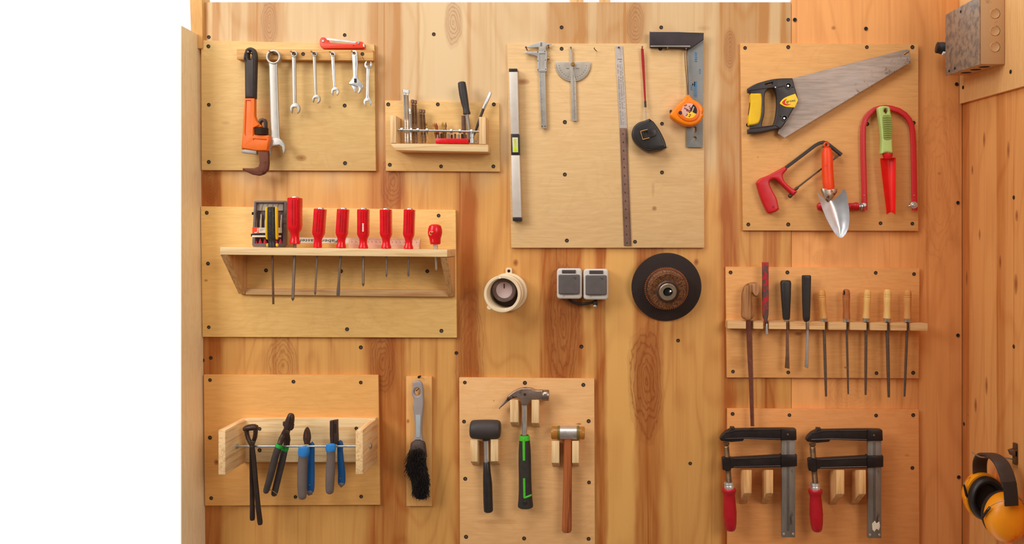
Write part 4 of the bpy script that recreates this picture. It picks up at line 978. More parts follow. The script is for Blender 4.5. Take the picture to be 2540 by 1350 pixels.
# weeding trowel
WD = T + .026
o = thing('weeding_trowel', 'narrow red weeding trowel with a pale green ribbed handle', 'weeding trowel', P(2210, 532, WD))
M_green = pm('pale_green', (186, 208, 120), .5, 0, .05)
m = MB(); e = WD
m.shape([(2180.5, 266), (2186, 263), (2201, 263), (2208, 267), (2210.5, 280), (2214.5, 304), (2215, 320), (2214, 345), (2215.3, 372), (2214, 380), (2200, 378.5), (2188, 381.5), (2187.5, 372), (2188.5, 345), (2186, 320), (2182, 290), (2179.5, 272)], WD - .008, WD + .012, .0045, [catmull([(2193.5, 276), (2195.5, 270), (2199.5, 269.5), (2202, 274), (2201.5, 280), (2198, 281.5)], 3)], smooth=4, br=4); hd = part('handle', m, M_green, o)
M_green2 = pm('olive_green', (142, 158, 76), .55, 0, .06)
m = MB(); m.shape([(2190, 287), (2199, 284.5), (2208, 287), (2212.5, 305), (2212.5, 330), (2210, 346), (2193, 346), (2190.5, 325), (2188.5, 300)], WD + .0105, WD + .0124, .0008, smooth=4)
for i in range(10):
    py = 291 + i * 5.4; m.loft([(2190.5 + i * .15, py + 1.5, WD + .0122, 1.4, 1.2), (2200 + i * .2, py, WD + .0128, 1.5, 1.6), (2210.5 + (1.5 if 2 < i < 8 else 0), py + 1.2, WD + .0122, 1.4, 1.2)], 8)
part('ribbed_grip', m, M_green2, hd)
m = MB(); m.loft([(2201, 377, e + .002, 12.5, 8), (2201.5, 384, e + .002, 13, 8), (2202, 389, e + .002, 11.5, 7.5), (2202.3, 394, e + .002, 9, 6)], 20); part('ferrule', m, M_red, o)
rows = [(0, 2183.5, 2222.5, 393, 391), (.3, 2188, 2222, 435, 433), (.6, 2193, 2222, 475, 474), (.92, 2199, 2221.5, 522, 522), (1, 2199.3, 2221.3, 532.5, 532.5)]
V = []; nu = 13
for t, xl, xr, yl, yr in rows:
    for j in range(nu):
        u = 2 * j / (nu - 1) - 1; k = (u + 1) / 2
        yy = yl + (yr - yl) * k
        if t == 1: yy = 532.5 - 6 * (1 - abs(u) ** 1.5)
        V.append(P(xl + (xr - xl) * k, yy, WD - .010 + .012 * abs(u) ** 1.6))
nr = len(rows); nV = len(V); off = Vector((0, .0015, 0)); V2 = V + [v + off for v in V]
Fs = [(i * nu + j, (i + 1) * nu + j, (i + 1) * nu + j + 1, i * nu + j + 1) for i in range(nr - 1) for j in range(nu - 1)]
Fs2 = Fs + [tuple(nV + i for i in f[::-1]) for f in Fs]
for j in range(nu - 1): Fs2 += [(j, j + 1, nV + j + 1, nV + j), ((nr - 1) * nu + j + 1, (nr - 1) * nu + j, nV + (nr - 1) * nu + j, nV + (nr - 1) * nu + j + 1)]
for i in range(nr - 1): Fs2 += [((i + 1) * nu, i * nu, nV + i * nu, nV + (i + 1) * nu), (i * nu + nu - 1, (i + 1) * nu + nu - 1, nV + (i + 1) * nu + nu - 1, nV + i * nu + nu - 1)]
m = MB(); m.add(V2, Fs2); part('blade', m, pm('weeder_red', (234, 34, 26), .4, 0, .06, 40, ((150, 30, 24), .68, 40)), o, ang=60)
nail(B4, 2197.6, 274, T, .044, 1.2, dr=WD + .012)

# ================================================================ screwdriver shelf
def red_driver(label, top, neck, bot, wt, wb, tip, rs, flat=0., mark=None, pitch=.62, group='red screwdrivers in the shelf'):
    """axis from top (cap) to bot (foot of the handle), shaft runs on to tip; half widths px"""
    o = thing('screwdriver', label, 'screwdriver', P(tip[0], tip[1], SF), group)
    def ax(t): return (top[0] + (bot[0] - top[0]) * t, top[1] + (bot[1] - top[1]) * t)
    def st(t, w, p=2.0): x, y = ax(t); return (x, y, SF, w, w, p)
    m = MB(); w2 = wb
    m.loft([st(0, wt * .86, 4), st(.012, wt, 4), st(.10, wt, 4), st(.35, wt * .99, 4), st(pitch, wt * 1.0, 4), st(pitch + .05, wt * .96, 3), st(pitch + .13, neck * 1.12), st(pitch + .2, neck), st(pitch + .27, neck * 1.06), st(.95, wb * .98), st(.985, wb), st(1, wb * .9)], 28)
    hd = part('handle', m, M_redh, o)
    m = MB(); x, y = ax(0); x2, y2 = ax(.03)
    m.loft([(x2, y2, SF, wt * .62, wt * .62), (x, y - .6, SF, wt * .62, wt * .62), (x, y - 2.6, SF, wt * .56, wt * .56)], 22); part('striking_cap', m, M_chrome, o)
    m = MB()
    for sgn in (-.42, 0, .42):
        a = ax(.04); b = ax(pitch - .02)
        m.loft([(a[0] + sgn * wt, a[1], SF + wt / 1000 * .965, .8, .5), (b[0] + sgn * wt, b[1], SF + wt / 1000 * .965, .8, .5)], 6)
    part('flute', m, pm('flute_red', (168, 20, 28), .3), hd)
    if mark: mark(o, hd, ax, wt)
    dx, dy = tip[0] - bot[0], tip[1] - bot[1]; L = math.hypot(dx, dy)
    m = MB(); q = lambda t: (bot[0] + dx * t, bot[1] + dy * t, SF)
    if flat: s_ = [(*q(0), rs, rs), (*q(.72), rs, rs), (*q(.86), rs * flat, rs * .6, 3), (*q(.95), rs * flat, rs * .4, 3), (*q(1), rs * .9 * flat, .4, 3)]
    else: s_ = [(*q(0), rs, rs), (*q(1 - 9 / L), rs, rs), (*q(1 - 6 / L), rs * 1.12, rs * 1.12), (*q(1 - 3 / L), rs * .75, rs * .75), (*q(1), .5, .5)]
    m.loft(s_, 14); part('shaft', m, M_shaft, o)
    return o
M_redh = pm('screwdriver_red', (226, 22, 32), .25, 0, .04)
M_shaft = pm('shaft_steel', (150, 134, 122), .35, .8, .12, 50)
o = red_driver('largest red screwdriver with a silver cap, tallest on the shelf', (731.7, 491), 10.2, (731.5, 606), 15.9, 12.8, (726.3, 747), 3.6, 0)
red_driver('second red screwdriver on the shelf, right of the largest, shiny streak along the handle', (794.8, 518.5), 9.3, (787.6, 614.4), 13.8, 10.6, (781.5, 732.5), 2.4)
red_driver('third red screwdriver on the shelf, wide flat blade tip below', (851.5, 519), 9.3, (845.8, 615.2), 13.6, 12.2, (838.5, 734), 3.1, 1.45)
def mk(o, hd, ax, wt):
    x, y = ax(.46); a = P(x - 1.0, y, SF + wt / 1000 + .0004)
    m = MB()
    for k in range(5): m.loft([(x - .8, y - 10 + k * 4.2, SF + wt / 1000 + .0002, 1.2, .4), (x - .8, y - 8.4 + k * 4.2, SF + wt / 1000 + .0003, 2.3, .5), (x - .8, y - 6.2 + k * 4.2, SF + wt / 1000 + .0002, 1.3, .4)], 8)
    part('white_print', m, M_white, hd)
    x, y = ax(.52); m = MB(); m.loft([(x - 7.6, y - 17, SF + wt / 1000 * .86, .35, .3), (x - 7.6, y + 16, SF + wt / 1000 * .86, .35, .3)], 6); part('fine_print', m, pm('pink_print', (240, 150, 140), .5), hd)
red_driver('fourth red screwdriver on the shelf, white print on the handle', (901.4, 519.5), 9, (901, 616.8), 13.7, 12, (901, 711), 3.1, 0, mk)
red_driver('fifth red screwdriver on the shelf, plain handle, short thin shaft', (957.3, 520), 9.2, (958, 616.7), 13.8, 12.4, (958.7, 688), 2.2)
red_driver('last tall red screwdriver on the shelf, next to the stubby one', (1016, 520), 8.6, (1013, 617.8), 13.2, 11.8, (1013, 686), 2, 1.35)
# stubby
o = thing('stubby_screwdriver', 'short stubby red screwdriver with a round handle at the right end of the shelf', 'screwdriver', P(1082, 670, SF))
m = MB(); m.loft([(1079, 556.5, SF, 5, 5), (1079, 557.3, SF, 10, 10), (1079, 560.5, SF, 14.5, 14.5), (1079, 568, SF, 17, 17), (1079, 577, SF, 17.6, 17.6), (1079, 585, SF, 16.3, 16.3), (1079.3, 592, SF, 14, 14), (1079.5, 596, SF, 13.5, 13.5), (1080, 604, SF, 12.8, 12.8), (1080, 606.5, SF, 11.5, 11.5)], 30); hd = part('handle', m, M_redh, o)
m = MB(); a = P(1070, 578.5, SF + .0162)
m.tube([(1069.5 + 4.2 * math.cos(t * .3 - 4.9), 578.5 + 4.6 * math.sin(t * .3 - 4.9), SF + .0158 + .0001 * t) for t in range(0, 15)], .75, 6); m.tube([(1070, 577.5, SF + .0165), (1074.5, 575, SF + .0175)], .8, 6); part('yellow_mark', m, pm('mark_yellow', (240, 214, 120), .5), hd)
m = MB(); m.loft([(1073.5, 593, SF + .0128, .7, .6), (1073.8, 601, SF + .0122, .7, .6)], 6); part('pale_print', m, pm('pink_print', (240, 150, 140), .5), hd)
m = MB(); m.loft([(1080, 605, SF, 6.6, 6.6), (1080.3, 617, SF, 5.8, 5.8), (1081, 630, SF, 3, 3), (1082, 666, SF, 2.7, 2.7), (1082, 670.5, SF, 1.2, 1.2)], 16); part('shaft', m, M_chrome, o)

# driver set in clear case
CDp = .052
o = thing('driver_set_case', 'clear grey plastic case of precision drivers leaning on the shelf', 'driver set', P(668, 612, CDp))
ol = [(630, 499.5), (634, 497.5), (707, 498), (711, 502), (707.5, 609), (703, 613), (628, 612.6), (625, 608)]
m = MB(); m.shape(ol, CDp, CDp + .004, .001); part('back_shell', m, pm('case_brown', (96, 78, 76), .3, 0, .15, 20), o)
m = MB(); m.shape(ol, CDp + .003, CDp + .016, .0009, [[(635, 503), (704, 503), (701, 604), (631.5, 604)]]); m.rect(701, 541, 709.5, 555, CDp + .017, CDp + .004, .001); part('frame', m, pm('case_frame', (120, 104, 102), .22, 0, .1), o)
m = MB(); m.hexa([(634, 503), (703, 503), (702, 523), (633.5, 523)], CDp + .0075, CDp + .004, None, .0005); part('upper_tray', m, pm('tray_grey', (186, 170, 152), .4, 0, .12, 30), o)
for i, px in enumerate((638, 650, 662, 675, 688)):
    m = MB(); m.tube([(px - 1.5, 522, CDp + .008), (px, 511, CDp + .009), (px + 3, 506, CDp + .0085)], .6, 6, 3); part('hook', m, M_dull, o)
for px, y0 in ((635.5, 531), (648, 531), (660, 531), (686, 531), (698.5, 533)):
    m = MB(); m.loft([(px, y0, CDp + .008, 1, 1), (px, y0 + 3, CDp + .008, 1.8, 1.8), (px, y0 + 10, CDp + .008, 1.9, 1.9), (px - .6, y0 + 17, CDp + .008, 2.7, 2.7), (px - 1, 566, CDp + .008, 2.7, 2.7)], 10); dr = part('precision_driver', m, pm('driver_tan', (206, 184, 156), .45, .2, .05), o)
    m = MB(); m.loft([(px - 2, 592, CDp + .008, 1.2, 1.2), (px - 2, 597, CDp + .008, 2.6, 2.6), (px - 2, 601, CDp + .008, 5.2, 3), (px - 2, 604, CDp + .008, 4.6, 3)], 12); part('red_end', m, pm('end_red', (206, 40, 52), .35), dr)
m = MB(); m.rect(625.8, 564, 641.5, 579.5, CDp + .0168, CDp + .015, 0); lb = part('label_red', m, pm('label_red_orange', (238, 64, 32), .5), o)
m = MB(); m.tube([(631.5, 577, CDp + .017), (636, 577.5, CDp + .017), (639, 574, CDp + .017), (639, 567, CDp + .017)], 1.2, 6, 4); part('white_mark', m, M_white, lb)
m = MB(); m.rect(641.5, 565, 699, 578, CDp + .0167, CDp + .015, 0); lw = part('label_white', m, pm('label_paper', (232, 220, 196), .6), o)
m = MB()
for y in (568, 570.6, 573): m.rect(643.5, y, 655 - (y - 568), y + .8, CDp + .017, CDp + .0166, 0)
part('small_print', m, pm('print_grey', (150, 140, 128), .6), lw)
m = MB(); m.rect(625.5, 580.5, 698, 583, CDp + .0165, CDp + .015, 0); part('label_band_dark', m, M_screw, o)
m = MB(); m.rect(625, 584, 697, 588.5, CDp + .0166, CDp + .015, 0); part('label_band_white', m, pm('label_paper', (232, 220, 196), .6), o)
for px, py in ((624, 526), (622, 580)):
    m = MB(); m.rect(px, py, px + 3, py + 7, CDp + .008, CDp + .002, .0008); part('hinge', m, M_blackplas, o)
# yellow and black driver
YD = SF
o = thing('multi_screwdriver', 'black screwdriver with yellow side strips in front of the driver case', 'screwdriver', P(678, 754, YD))
m = MB(); m.loft([(674, 513.5, YD, 7, 7), (674, 515, YD, 9.5, 9.5), (674.2, 530, YD, 10.2, 10), (674.5, 560, YD, 10.3, 10), (674.8, 588, YD, 10.4, 10), (675, 595, YD, 9.4, 9), (675, 600, YD, 8, 8), (675.3, 604, YD, 9.6, 9), (675.5, 613.6, YD, 9.8, 9)], 22); bd = part('handle', m, pm('multi_black', (46, 40, 42), .4, 0, .35, 260, ((120, 116, 118), .60, 240)), o)
M_yel = pm('strip_yellow', (250, 200, 10), .4, 0, .04)
for sx in (-1, 1):
    m = MB(); m.loft([(674 + sx * 11.5, 513.5, YD + .002, 2, 4), (674 + sx * 12, 516, YD + .002, 3.2, 6), (674.3 + sx * 12.3, 555, YD + .002, 3.2, 6), (674.8 + sx * 12.5, 588, YD + .002, 3.3, 6), (675 + sx * 11.5, 594, YD + .002, 2, 4)], 12); part('yellow_strip', m, M_yel, o)
    m = MB(); m.loft([(675.3 + sx * 11, 604, YD + .002, 1.6, 3), (675.5 + sx * 11.8, 607.5, YD + .002, 3.2, 5), (675.5 + sx * 11.5, 611.5, YD + .002, 2.4, 4)], 12); part('yellow_tab', m, M_yel, o)
m = MB(); m.loft([(675.5, 611, YD, 2.6, 2.6), (676.5, 680, YD, 2.6, 2.6), (677.8, 740, YD, 2.6, 2.6), (678, 755, YD, 2.9, .6, 3)], 14); part('shaft', m, M_bit, o)

# triangular scale rule lying at the back of the shelf
o = thing('scale_rule', 'triangular drawing scale rule lying behind the red screwdrivers', 'ruler', P(890, 616, .045))
zs = lambda px: CZ + (VY - (613.5 + (px - 546) * 6 / 563)) * S(SD) / 1000 + .0003
def tri(px0, px1, faces, mat, name, parent, lift=0, lab=None):
    m = MB(); a = P(px0, 0, .05).x; b = P(px1, 0, .05).x; V = []
    za, zb_ = zs(px0), zs(px1)
    for x, z in ((a, za), (b, zb_)):
        V += [Vector((x, -.056, z)), Vector((x, -.056, z + .0085)), Vector((x, -.043, z + .0245)), Vector((x, -.034, z + .0225)), Vector((x, -.036, z))]
    m.add(V, [(4, 3, 2, 1, 0), (5, 6, 7, 8, 9)] + [(i, (i + 1) % 5, 5 + (i + 1) % 5, 5 + i) for i in range(5)])
    return part(name, m, mat, parent, lab)
M_ry = pm('rule_wood', (232, 186, 104), .5, 0, .08); M_rp = pm('rule_pink', (244, 204, 172), .5, 0, .06)
tri(738, 866, None, M_ry, 'plain_section', o, lab='wooden end with green lettering'); tri(866, 1041, None, M_rp, 'scale_section', o, lab='pinkish end with printed scale')
fn = Vector((0, -.016, .013)).normalized(); up = Vector((0, .013, .016)).normalized()
def on_face(px, t): return Vector((P(px, 0, .05).x, -.056 + .013 * t, zs(px) + .0085 + .016 * t)) + fn * .0003
m = MB()
def strip(x0, x1, t0, t1, mm):
    q = [on_face(x0, t1), on_face(x1, t1), on_face(x1, t0), on_face(x0, t0)]; mm.solid8(q + [v - fn * .0002 for v in q], 0)
m = MB(); strip(738.5, 865.5, .18, .98, m); wp = part('white_face', m, pm('rule_white', (246, 236, 214), .5), o)
dx = on_face(833, .5) - on_face(745, .5)
part('lettering', text_mb('Faber-Castell', on_face(789, .52) + fn * .0003, -dx, -up, .0092, width=.094), pm('green_ink', (24, 92, 66), .6), wp)
m = MB()
for i in range(84): strip(870 + i * 2, 870.5 + i * 2, .98 - (.42 if i % 5 == 0 else .26), .98, m)
for i in range(17): strip(872 + i * 10, 874 + i * 10, .36, .52, m)
part('scale_marks', m, pm('rule_brown_print', (196, 130, 104), .6), o)

# ================================================================ middle of the wall
M_socket = pm('aged_cream', (232, 208, 172), .5, 0, .08, 20, ((222, 160, 112), .66, 14))
o = thing('round_socket', 'round cream industrial socket with a pale inner core', 'industrial socket', P(1258, 778, .05))
c0 = Vector((P(1262, 724, .002).x, -.0008, P(1262, 724, 0).z)); c1 = P(1245.8, 729.5, .092); ax = (c1 - c0); L = ax.length
m = MB(); m.lathe(c0, ax, [(0, .047), (.014, .047), (.016, .0425), (L * .55, .0425), (L * .56, .0445), (L * .66, .0445), (L * .67, .0422), (L * .9, .0422), (L * .92, .0440), (L - .001, .0440), (L, .0428), (L, .0378), (L - .002, .0366), (L * .30, .0350), (L * .30, .0001)], 56); part('housing', m, M_socket, o)
m = MB(); m.lathe(c0 + ax * .31, ax, [(0, .0345), (.001, .0345), (.001, .0001)], 40); part('dark_base', m, pm('bakelite', (70, 40, 34), .4, 0, .2, 30), o)
cc = Vector((-.001, 0, .0075)); axn = ax.normalized()
m = MB(); m.lathe(c0 + ax * .32 + cc, ax, [(0, .0285), (L * .36, .0285), (L * .38, .027), (L * .38, .0225), (L * .36, .0205), (L * .3, .0205)], 44, False); core = part('core_ring', m, pm('core_brown', (112, 92, 86), .45, .1, .3, 40), o)
m = MB(); m.lathe(c0 + ax * .32 + cc, ax, [(L * .2, .0204), (L * .32, .0204), (L * .33, .0198), (L * .33, .0001)], 40); part('core_face', m, pm('core_pale', (222, 196, 194), .5, 0, .04), o)
m = MB(); q = c0 + ax * .32 + cc + axn * L * .33; m.wbox((q.x - .0012, q.y - .0012, q.z + .004), (q.x + .0014, q.y + .001, q.z + .015), .0004); part('key_slot', m, pm('slot_brown', (96, 40, 40), .5), core)
for dx_, dz_ in ((-.006, .037), (.0085, -.0372)):
    m = MB(); q = c0 + ax * .93 + Vector((dx_, 0, dz_)); m.lathe(q, ax, [(0, .002), (.006, .002), (.0065, .0012)], 10); part('contact_stud', m, M_chrome, o)
m = MB(); q = c0 + ax * .8 + Vector((-.031, 0, -.032)); m.lathe(q, ax, [(0, .006), (L * .16, .006), (L * .17, .005)], 16); part('lug', m, M_socket, o)
m = MB(); m.shape([(1253.5, 685), (1254, 667), (1257, 664.5), (1267, 664.5), (1270, 667), (1270.5, 685)], .0006, .010, .001, [circ(1262, 672.8, 3.8, 18)]); tb = part('mounting_tab', m, M_socket, o)
m = MB(); m.disc(1262, 672.8, .0008, .005, 4.2, .0005); part('screw', m, M_screw, tb)

M_skgrey = pm('socket_grey', (212, 204, 196), .45, 0, .03); M_lid = pm('lid_grey', (96, 88, 86), .42, 0, .05)
def flap_socket(label, x0, y0, x1, y1, lid, hinge):
    o = thing('power_socket', label, 'power socket', P((x0 + x1) / 2, y1, .02), 'pair of flap sockets')
    def rr(a, b, c, d, r): return [(a + r, b), (c - r, b), (c - r * .3, b + r * .3), (c, b + r), (c, d - r), (c - r * .3, d - r * .3), (c - r, d), (a + r, d), (a + r * .3, d - r * .3), (a, d - r), (a, b + r), (a + r * .3, b + r * .3)]
    m = MB(); m.shape(rr(x0 + .6, y0 + .6, x1 - .6, y1 - .6, 6), .0008, .030, .002); m.shape(rr(x0, y0, x1, y1, 7), .028, .044, .005, br=3); hs = part('housing', m, M_skgrey, o)
    a, b, c, d = lid
    m = MB(); m.shape(rr(a, b, c, d, 3), .042, .0505, .0022); fl = part('flap_lid', m, M_lid, o)
    m = MB(); m.rect(c - 16, b + 7, c - 9, b + 8.2, .0512, .0503, .0003); m.rect(c - 13, b + 10, c - 8, b + 10.8, .0512, .0503, .0003); part('moulded_mark', m, pm('lid_mark', (74, 67, 66), .5), fl)
    e, f, g, h = hinge
    m = MB(); m.rect(e, f, g, h, .0465, .04, .0008)
    for i in range(2): m.rect(e, f + 2.6 + i * 2.8, g, f + 3.4 + i * 2.8, .0471, .0464, .0002)
    part('hinge', m, pm('hinge_grey', (80, 70, 72), .45), o)
    m = MB(); m.rect(e - 1.5, h + .2, g + 1.5, h + 2.6, .0482, .04, .0006); part('hinge_bar', m, M_skgrey, o)
    m = MB(); m.rect(a + 12, d + 1, a + 14, d + 5, .0455, .043, .0004); m.rect(a + 12, d + 1.2, c - 14, d + 2.2, .0452, .043, .0002); part('latch_lip', m, pm('lip_grey', (176, 160, 146), .5), o)
    return o
flap_socket('left one of the two grey flap sockets', 1381, 666, 1443.4, 742, (1385.2, 681.5, 1438, 730), (1394, 669.8, 1428, 679.2))
flap_socket('right one of the two grey flap sockets', 1447, 667.3, 1509.3, 744, (1452.3, 683, 1505, 732), (1462, 671, 1496, 680.5))
o = thing('power_cable', 'short black cable looping below the two grey sockets', 'cable', P(1448, 757, .02))
m = MB(); m.tube([(1410, 738, .018), (1414, 746, .018), (1424, 751.5, .019), (1440, 754, .02), (1456, 753.5, .02), (1470, 750.5, .02), (1478, 746, .018), (1479, 740, .018)], 3.4, 12, 5); part('cable', m, M_blackplas, o)
m = MB(); m.lathe(P(1476.5, 750, .026), (0, -.5, -1), [(0, .004), (.001, .0056), (.006, .0056), (.0065, .0044), (.009, .0044), (.0095, .003)], 18); part('gland', m, M_blackplas, o)
m = MB(); m.lathe(P(1475.6, 758.3, .031), (0, -.6, -1), [(0, .003), (.001, .0042), (.003, .0042), (.004, .002)], 18); part('gland_tip', m, M_skgrey, o)

# grinding disc and wire wheel on a bolt
nrm = Vector((-.012, -1, -.20)).normalized()
GC = P(1652.7, 711.7, .0170)
o = thing('grinding_disc', 'large black grinding disc hung on a bolt in the wall', 'grinding disc', P(1652, 793, .018))
m = MB(); m.lathe(GC, nrm, [(0, .0001), (0, .0845), (.0005, .0858), (.0050, .0858), (.0055, .0845), (.0055, .0001)], 72); part('disc', m, pm('disc_black', (46, 32, 28), .7, 0, .18, 90), o)
m = MB(); RC = GC + Vector((0, 0, -.003))
pr = [(.0054, .0515), (.0078, .0532), (.0084, .0520), (.0084, .040)]
m.lathe(RC, nrm, pr, 60, False)
for i in range(64):
    a = 2 * math.pi * i / 64; u = nrm.cross(Vector((1, 0, 0))).normalized(); v = nrm.cross(u)
    q = RC + (u * math.cos(a) + v * math.sin(a)) * .0528; m.lathe(q, nrm, [(.0054, .0016), (.0090, .0016), (.0094, .001)], 6)
pl_ = MB(); pl_.lathe(RC, nrm, [(.0060, .0001), (.0060, .0494), (.0094, .0500), (.0102, .0494), (.0102, .0001)], 60); part('dark_gap_plate', pl_, M_blackplas, o)  # black disc added to paint the dark gap between rim and brush
part('wire_rim', m, pm('orange_rust', (156, 90, 56), .6, .3, .2, 90), o)
n = NT('brown_wire'); p_ = n.coord(); f = n.noise(p_, 260, 4, .7); f2 = n.noise(p_, 40, 3)
n.bump(f, .6, .001); M_wire = n.done(n.mix(n.rng(f, .35, .65), n.mix(f2, lin((160, 106, 60)), lin((130, 80, 46))), lin((78, 46, 32))), .6, .3, .4)
WC = P(1657, 726, .075); nw = Vector((.015, -1, -.19)).normalized(); B_ = WC - nw * .044
o = thing('rotary_wire_brush', 'brown round wire brush stacked in front of the black disc', 'wire brush', P(1657, 776, .06))
m = MB(); m.lathe(B_, nw, [(.0, .030), (.0, .0468), (.012, .0478), (.015, .043), (.019, .043), (.021, .0438), (.0325, .0446), (.0345, .0430), (.0345, .022)], 72, False)
part('bristle_ring', m, M_wire, o)
m = MB()
for i in range(150):
    a = 2 * math.pi * i / 150; u = nw.cross(Vector((1, 0, 0))).normalized(); v = nw.cross(u); rd = u * math.cos(a) + v * math.sin(a)
    for tz, r0, r1 in ((.0345, .025, .0432), (.010, .043, .0485)):
        q0 = B_ + nw * tz + rd * r0; q1 = B_ + nw * (tz + random.uniform(-.001, .0012)) + rd * (r1 + random.uniform(-.001, .001)); m.wloft([(q0, .0006, .0006, 2), (q1, .0004, .0004, 2)], 4)
part('bristles', m, M_wire, o, kind='stuff')
m = MB(); m.lathe(B_, nw, [(.030, .027), (.0355, .027), (.0375, .0245), (.0375, .021)], 48, False); part('hub_flange', m, M_darksteel, o)
m = MB(); m.lathe(B_, nw, [(.035, .0212), (.0395, .0212), (.041, .0195), (.041, .0115), (.030, .010)], 48, False); part('hub_ring', m, pm('hub_grey', (156, 136, 116), .4, .6, .2, 60), o)
m = MB(); m.lathe(B_ + nw * .002, nw, [(0, .0095), (.034, .0095), (.035, .0085), (.035, .0001)], 24); 
hb = part('bore', m, M_blind, o)
m = MB(); q0 = B_ + nw * .036 + Vector((.004, 0, -.001)); m.lathe(q0, (.25, -1, .35), [(0, .0026), (.009, .0026), (.010, .0018)], 12)
single('hanger_bolt', m, M_chrome, 'bright bolt tip in the centre of the round wire brush', 'bolt')
# ================================================================ file rail
FD = T + .036 - .012
o = thing('keyhole_saw', 'rusty keyhole saw with a carved wooden pistol handle, left end of the slotted rail', 'keyhole saw', P(1866, 1058, FD))
m = MB(); ol = [(1841, 786), (1841.3, 760), (1841.3, 733), (1846, 715), (1853, 706.5), (1862, 702.5), (1872, 701), (1880, 702.5), (1884, 709), (1884.5, 722), (1882, 733), (1878, 737), (1873, 736.5), (1869, 731), (1866, 728.5), (1865.5, 734), (1867.5, 750), (1869.5, 768), (1872.5, 780), (1869.5, 789), (1863, 795), (1856.7, 797), (1849, 794)]
m.shape(ol, FD - .011, FD + .012, .0075, smooth=4, br=4); hd = part('handle', m, softwood('carved_handle', (176, 122, 76), False, (124, 76, 42)), o, ang=60)
m = MB(); m.shape([(1867, 713), (1872, 704.5), (1881, 704), (1883.5, 710), (1883.5, 722), (1880.5, 732), (1875, 734), (1868.5, 727)], FD + .010, FD + .0135, .0015, smooth=4); part('butt_face', m, softwood('carved_butt', (184, 134, 92), False, (150, 98, 60)), hd)
m = MB(); R_ = []
for i in range(62):
    t = i / 62; xr = 1865.6 + 5.2 * t; y = 806 + 252 * t; R_ += [(xr - 1.2, y), (xr + 1.2, y + 2.8)]
m.shape([(1851.5, 795), (1864, 795)] + R_ + [(1870.8, 1058), (1862, 1058), (1858, 952), (1853.6, 877), (1851, 815)], FD - .001, FD + .001, .0002)
part('blade', m, pm('rust_blade', (112, 62, 46), .6, .3, .2, 60, ((138, 96, 70), .58, 22)), o)
o = thing('cold_chisel', 'flat cold chisel with flaking red paint, second tool in the slotted rail', 'chisel', P(1902, 830, FD))
m = MB(); m.shape([(1891.8, 651, 1), (1907, 651, 1), (1907, 768), (1905, 790), (1903.5, 802), (1905.3, 828, 1), (1899, 830, 1), (1899.5, 806), (1896, 794), (1892.5, 772)], FD - .005, FD + .006, .002, smooth=3)
part('body', m, pm('flaking_red', (92, 68, 64), .55, .3, .15, 60, ((196, 24, 40), .50, 34), stretch=(1.6, 1, .8)), o)
m = MB(); m.shape([(1900, 804), (1904, 803), (1905.8, 829.5), (1898.8, 831)], FD - .0035, FD + .0066, .001); part('bright_tip', m, M_steel, o)
CH = pm('chisel_black', (42, 37, 35), .5, 0, .12, 60)
o = thing('wood_chisel', 'wood chisel with a tapered black handle, left of the two black ones', 'chisel', P(1952, 915, FD), 'black handled chisels')
m = MB(); m.loft([(1948.7, 695.5, FD, 9, 7, 3), (1948.7, 697.5, FD, 12, 9, 3), (1948.8, 702, FD, 13.2, 10, 3), (1949.5, 740, FD, 11.6, 9, 3), (1950.3, 788, FD, 8.8, 7.5, 3), (1950.5, 793, FD, 7.8, 6.5, 3)], 22); part('handle', m, CH, o)
m = MB(); m.loft([(1950.6, 792, FD, 6.5, 6), (1951, 796, FD, 6, 5.5), (1951.2, 797, FD, 3, 3)], 16); part('ferrule', m, M_dull, o)
m = MB(); m.shape([(1951.5, 799), (1957, 799), (1956.7, 830), (1957.5, 870), (1958.6, 915.5), (1947, 913), (1949.5, 880), (1950, 840)], FD - .002, FD + .002, .0008); part('blade', m, M_bit, o)
o = thing('wood_chisel', 'narrow chisel with a long straight black handle, right of the two black ones', 'chisel', P(2000, 914, FD), 'black handled chisels')
m = MB(); m.loft([(2000.2, 683, FD, 9, 7, 4), (2000.2, 684.5, FD, 10.6, 8, 4), (2000.2, 690, FD, 10.9, 8, 4), (2000, 740, FD, 10, 8, 4), (2000, 785, FD, 8.6, 7, 4), (2000.3, 793, FD, 8, 6.5, 4), (2001, 797.5, FD, 5, 4, 3)], 22); part('handle', m, CH, o)
m = MB(); m.shape([(2000.6, 795), (2007, 795), (2006.6, 830), (2006, 880), (2005.3, 914.5), (1996.2, 911), (1998, 880), (2000, 830)], FD - .002, FD + .002, .0014); part('blade', m, M_dull, o)
m = MB(); m.loft([(2004.6, 806, FD + .002, .9, .8), (2003.4, 904, FD + .002, .9, .8)], 6); part('edge_bevel', m, M_chrome, o)
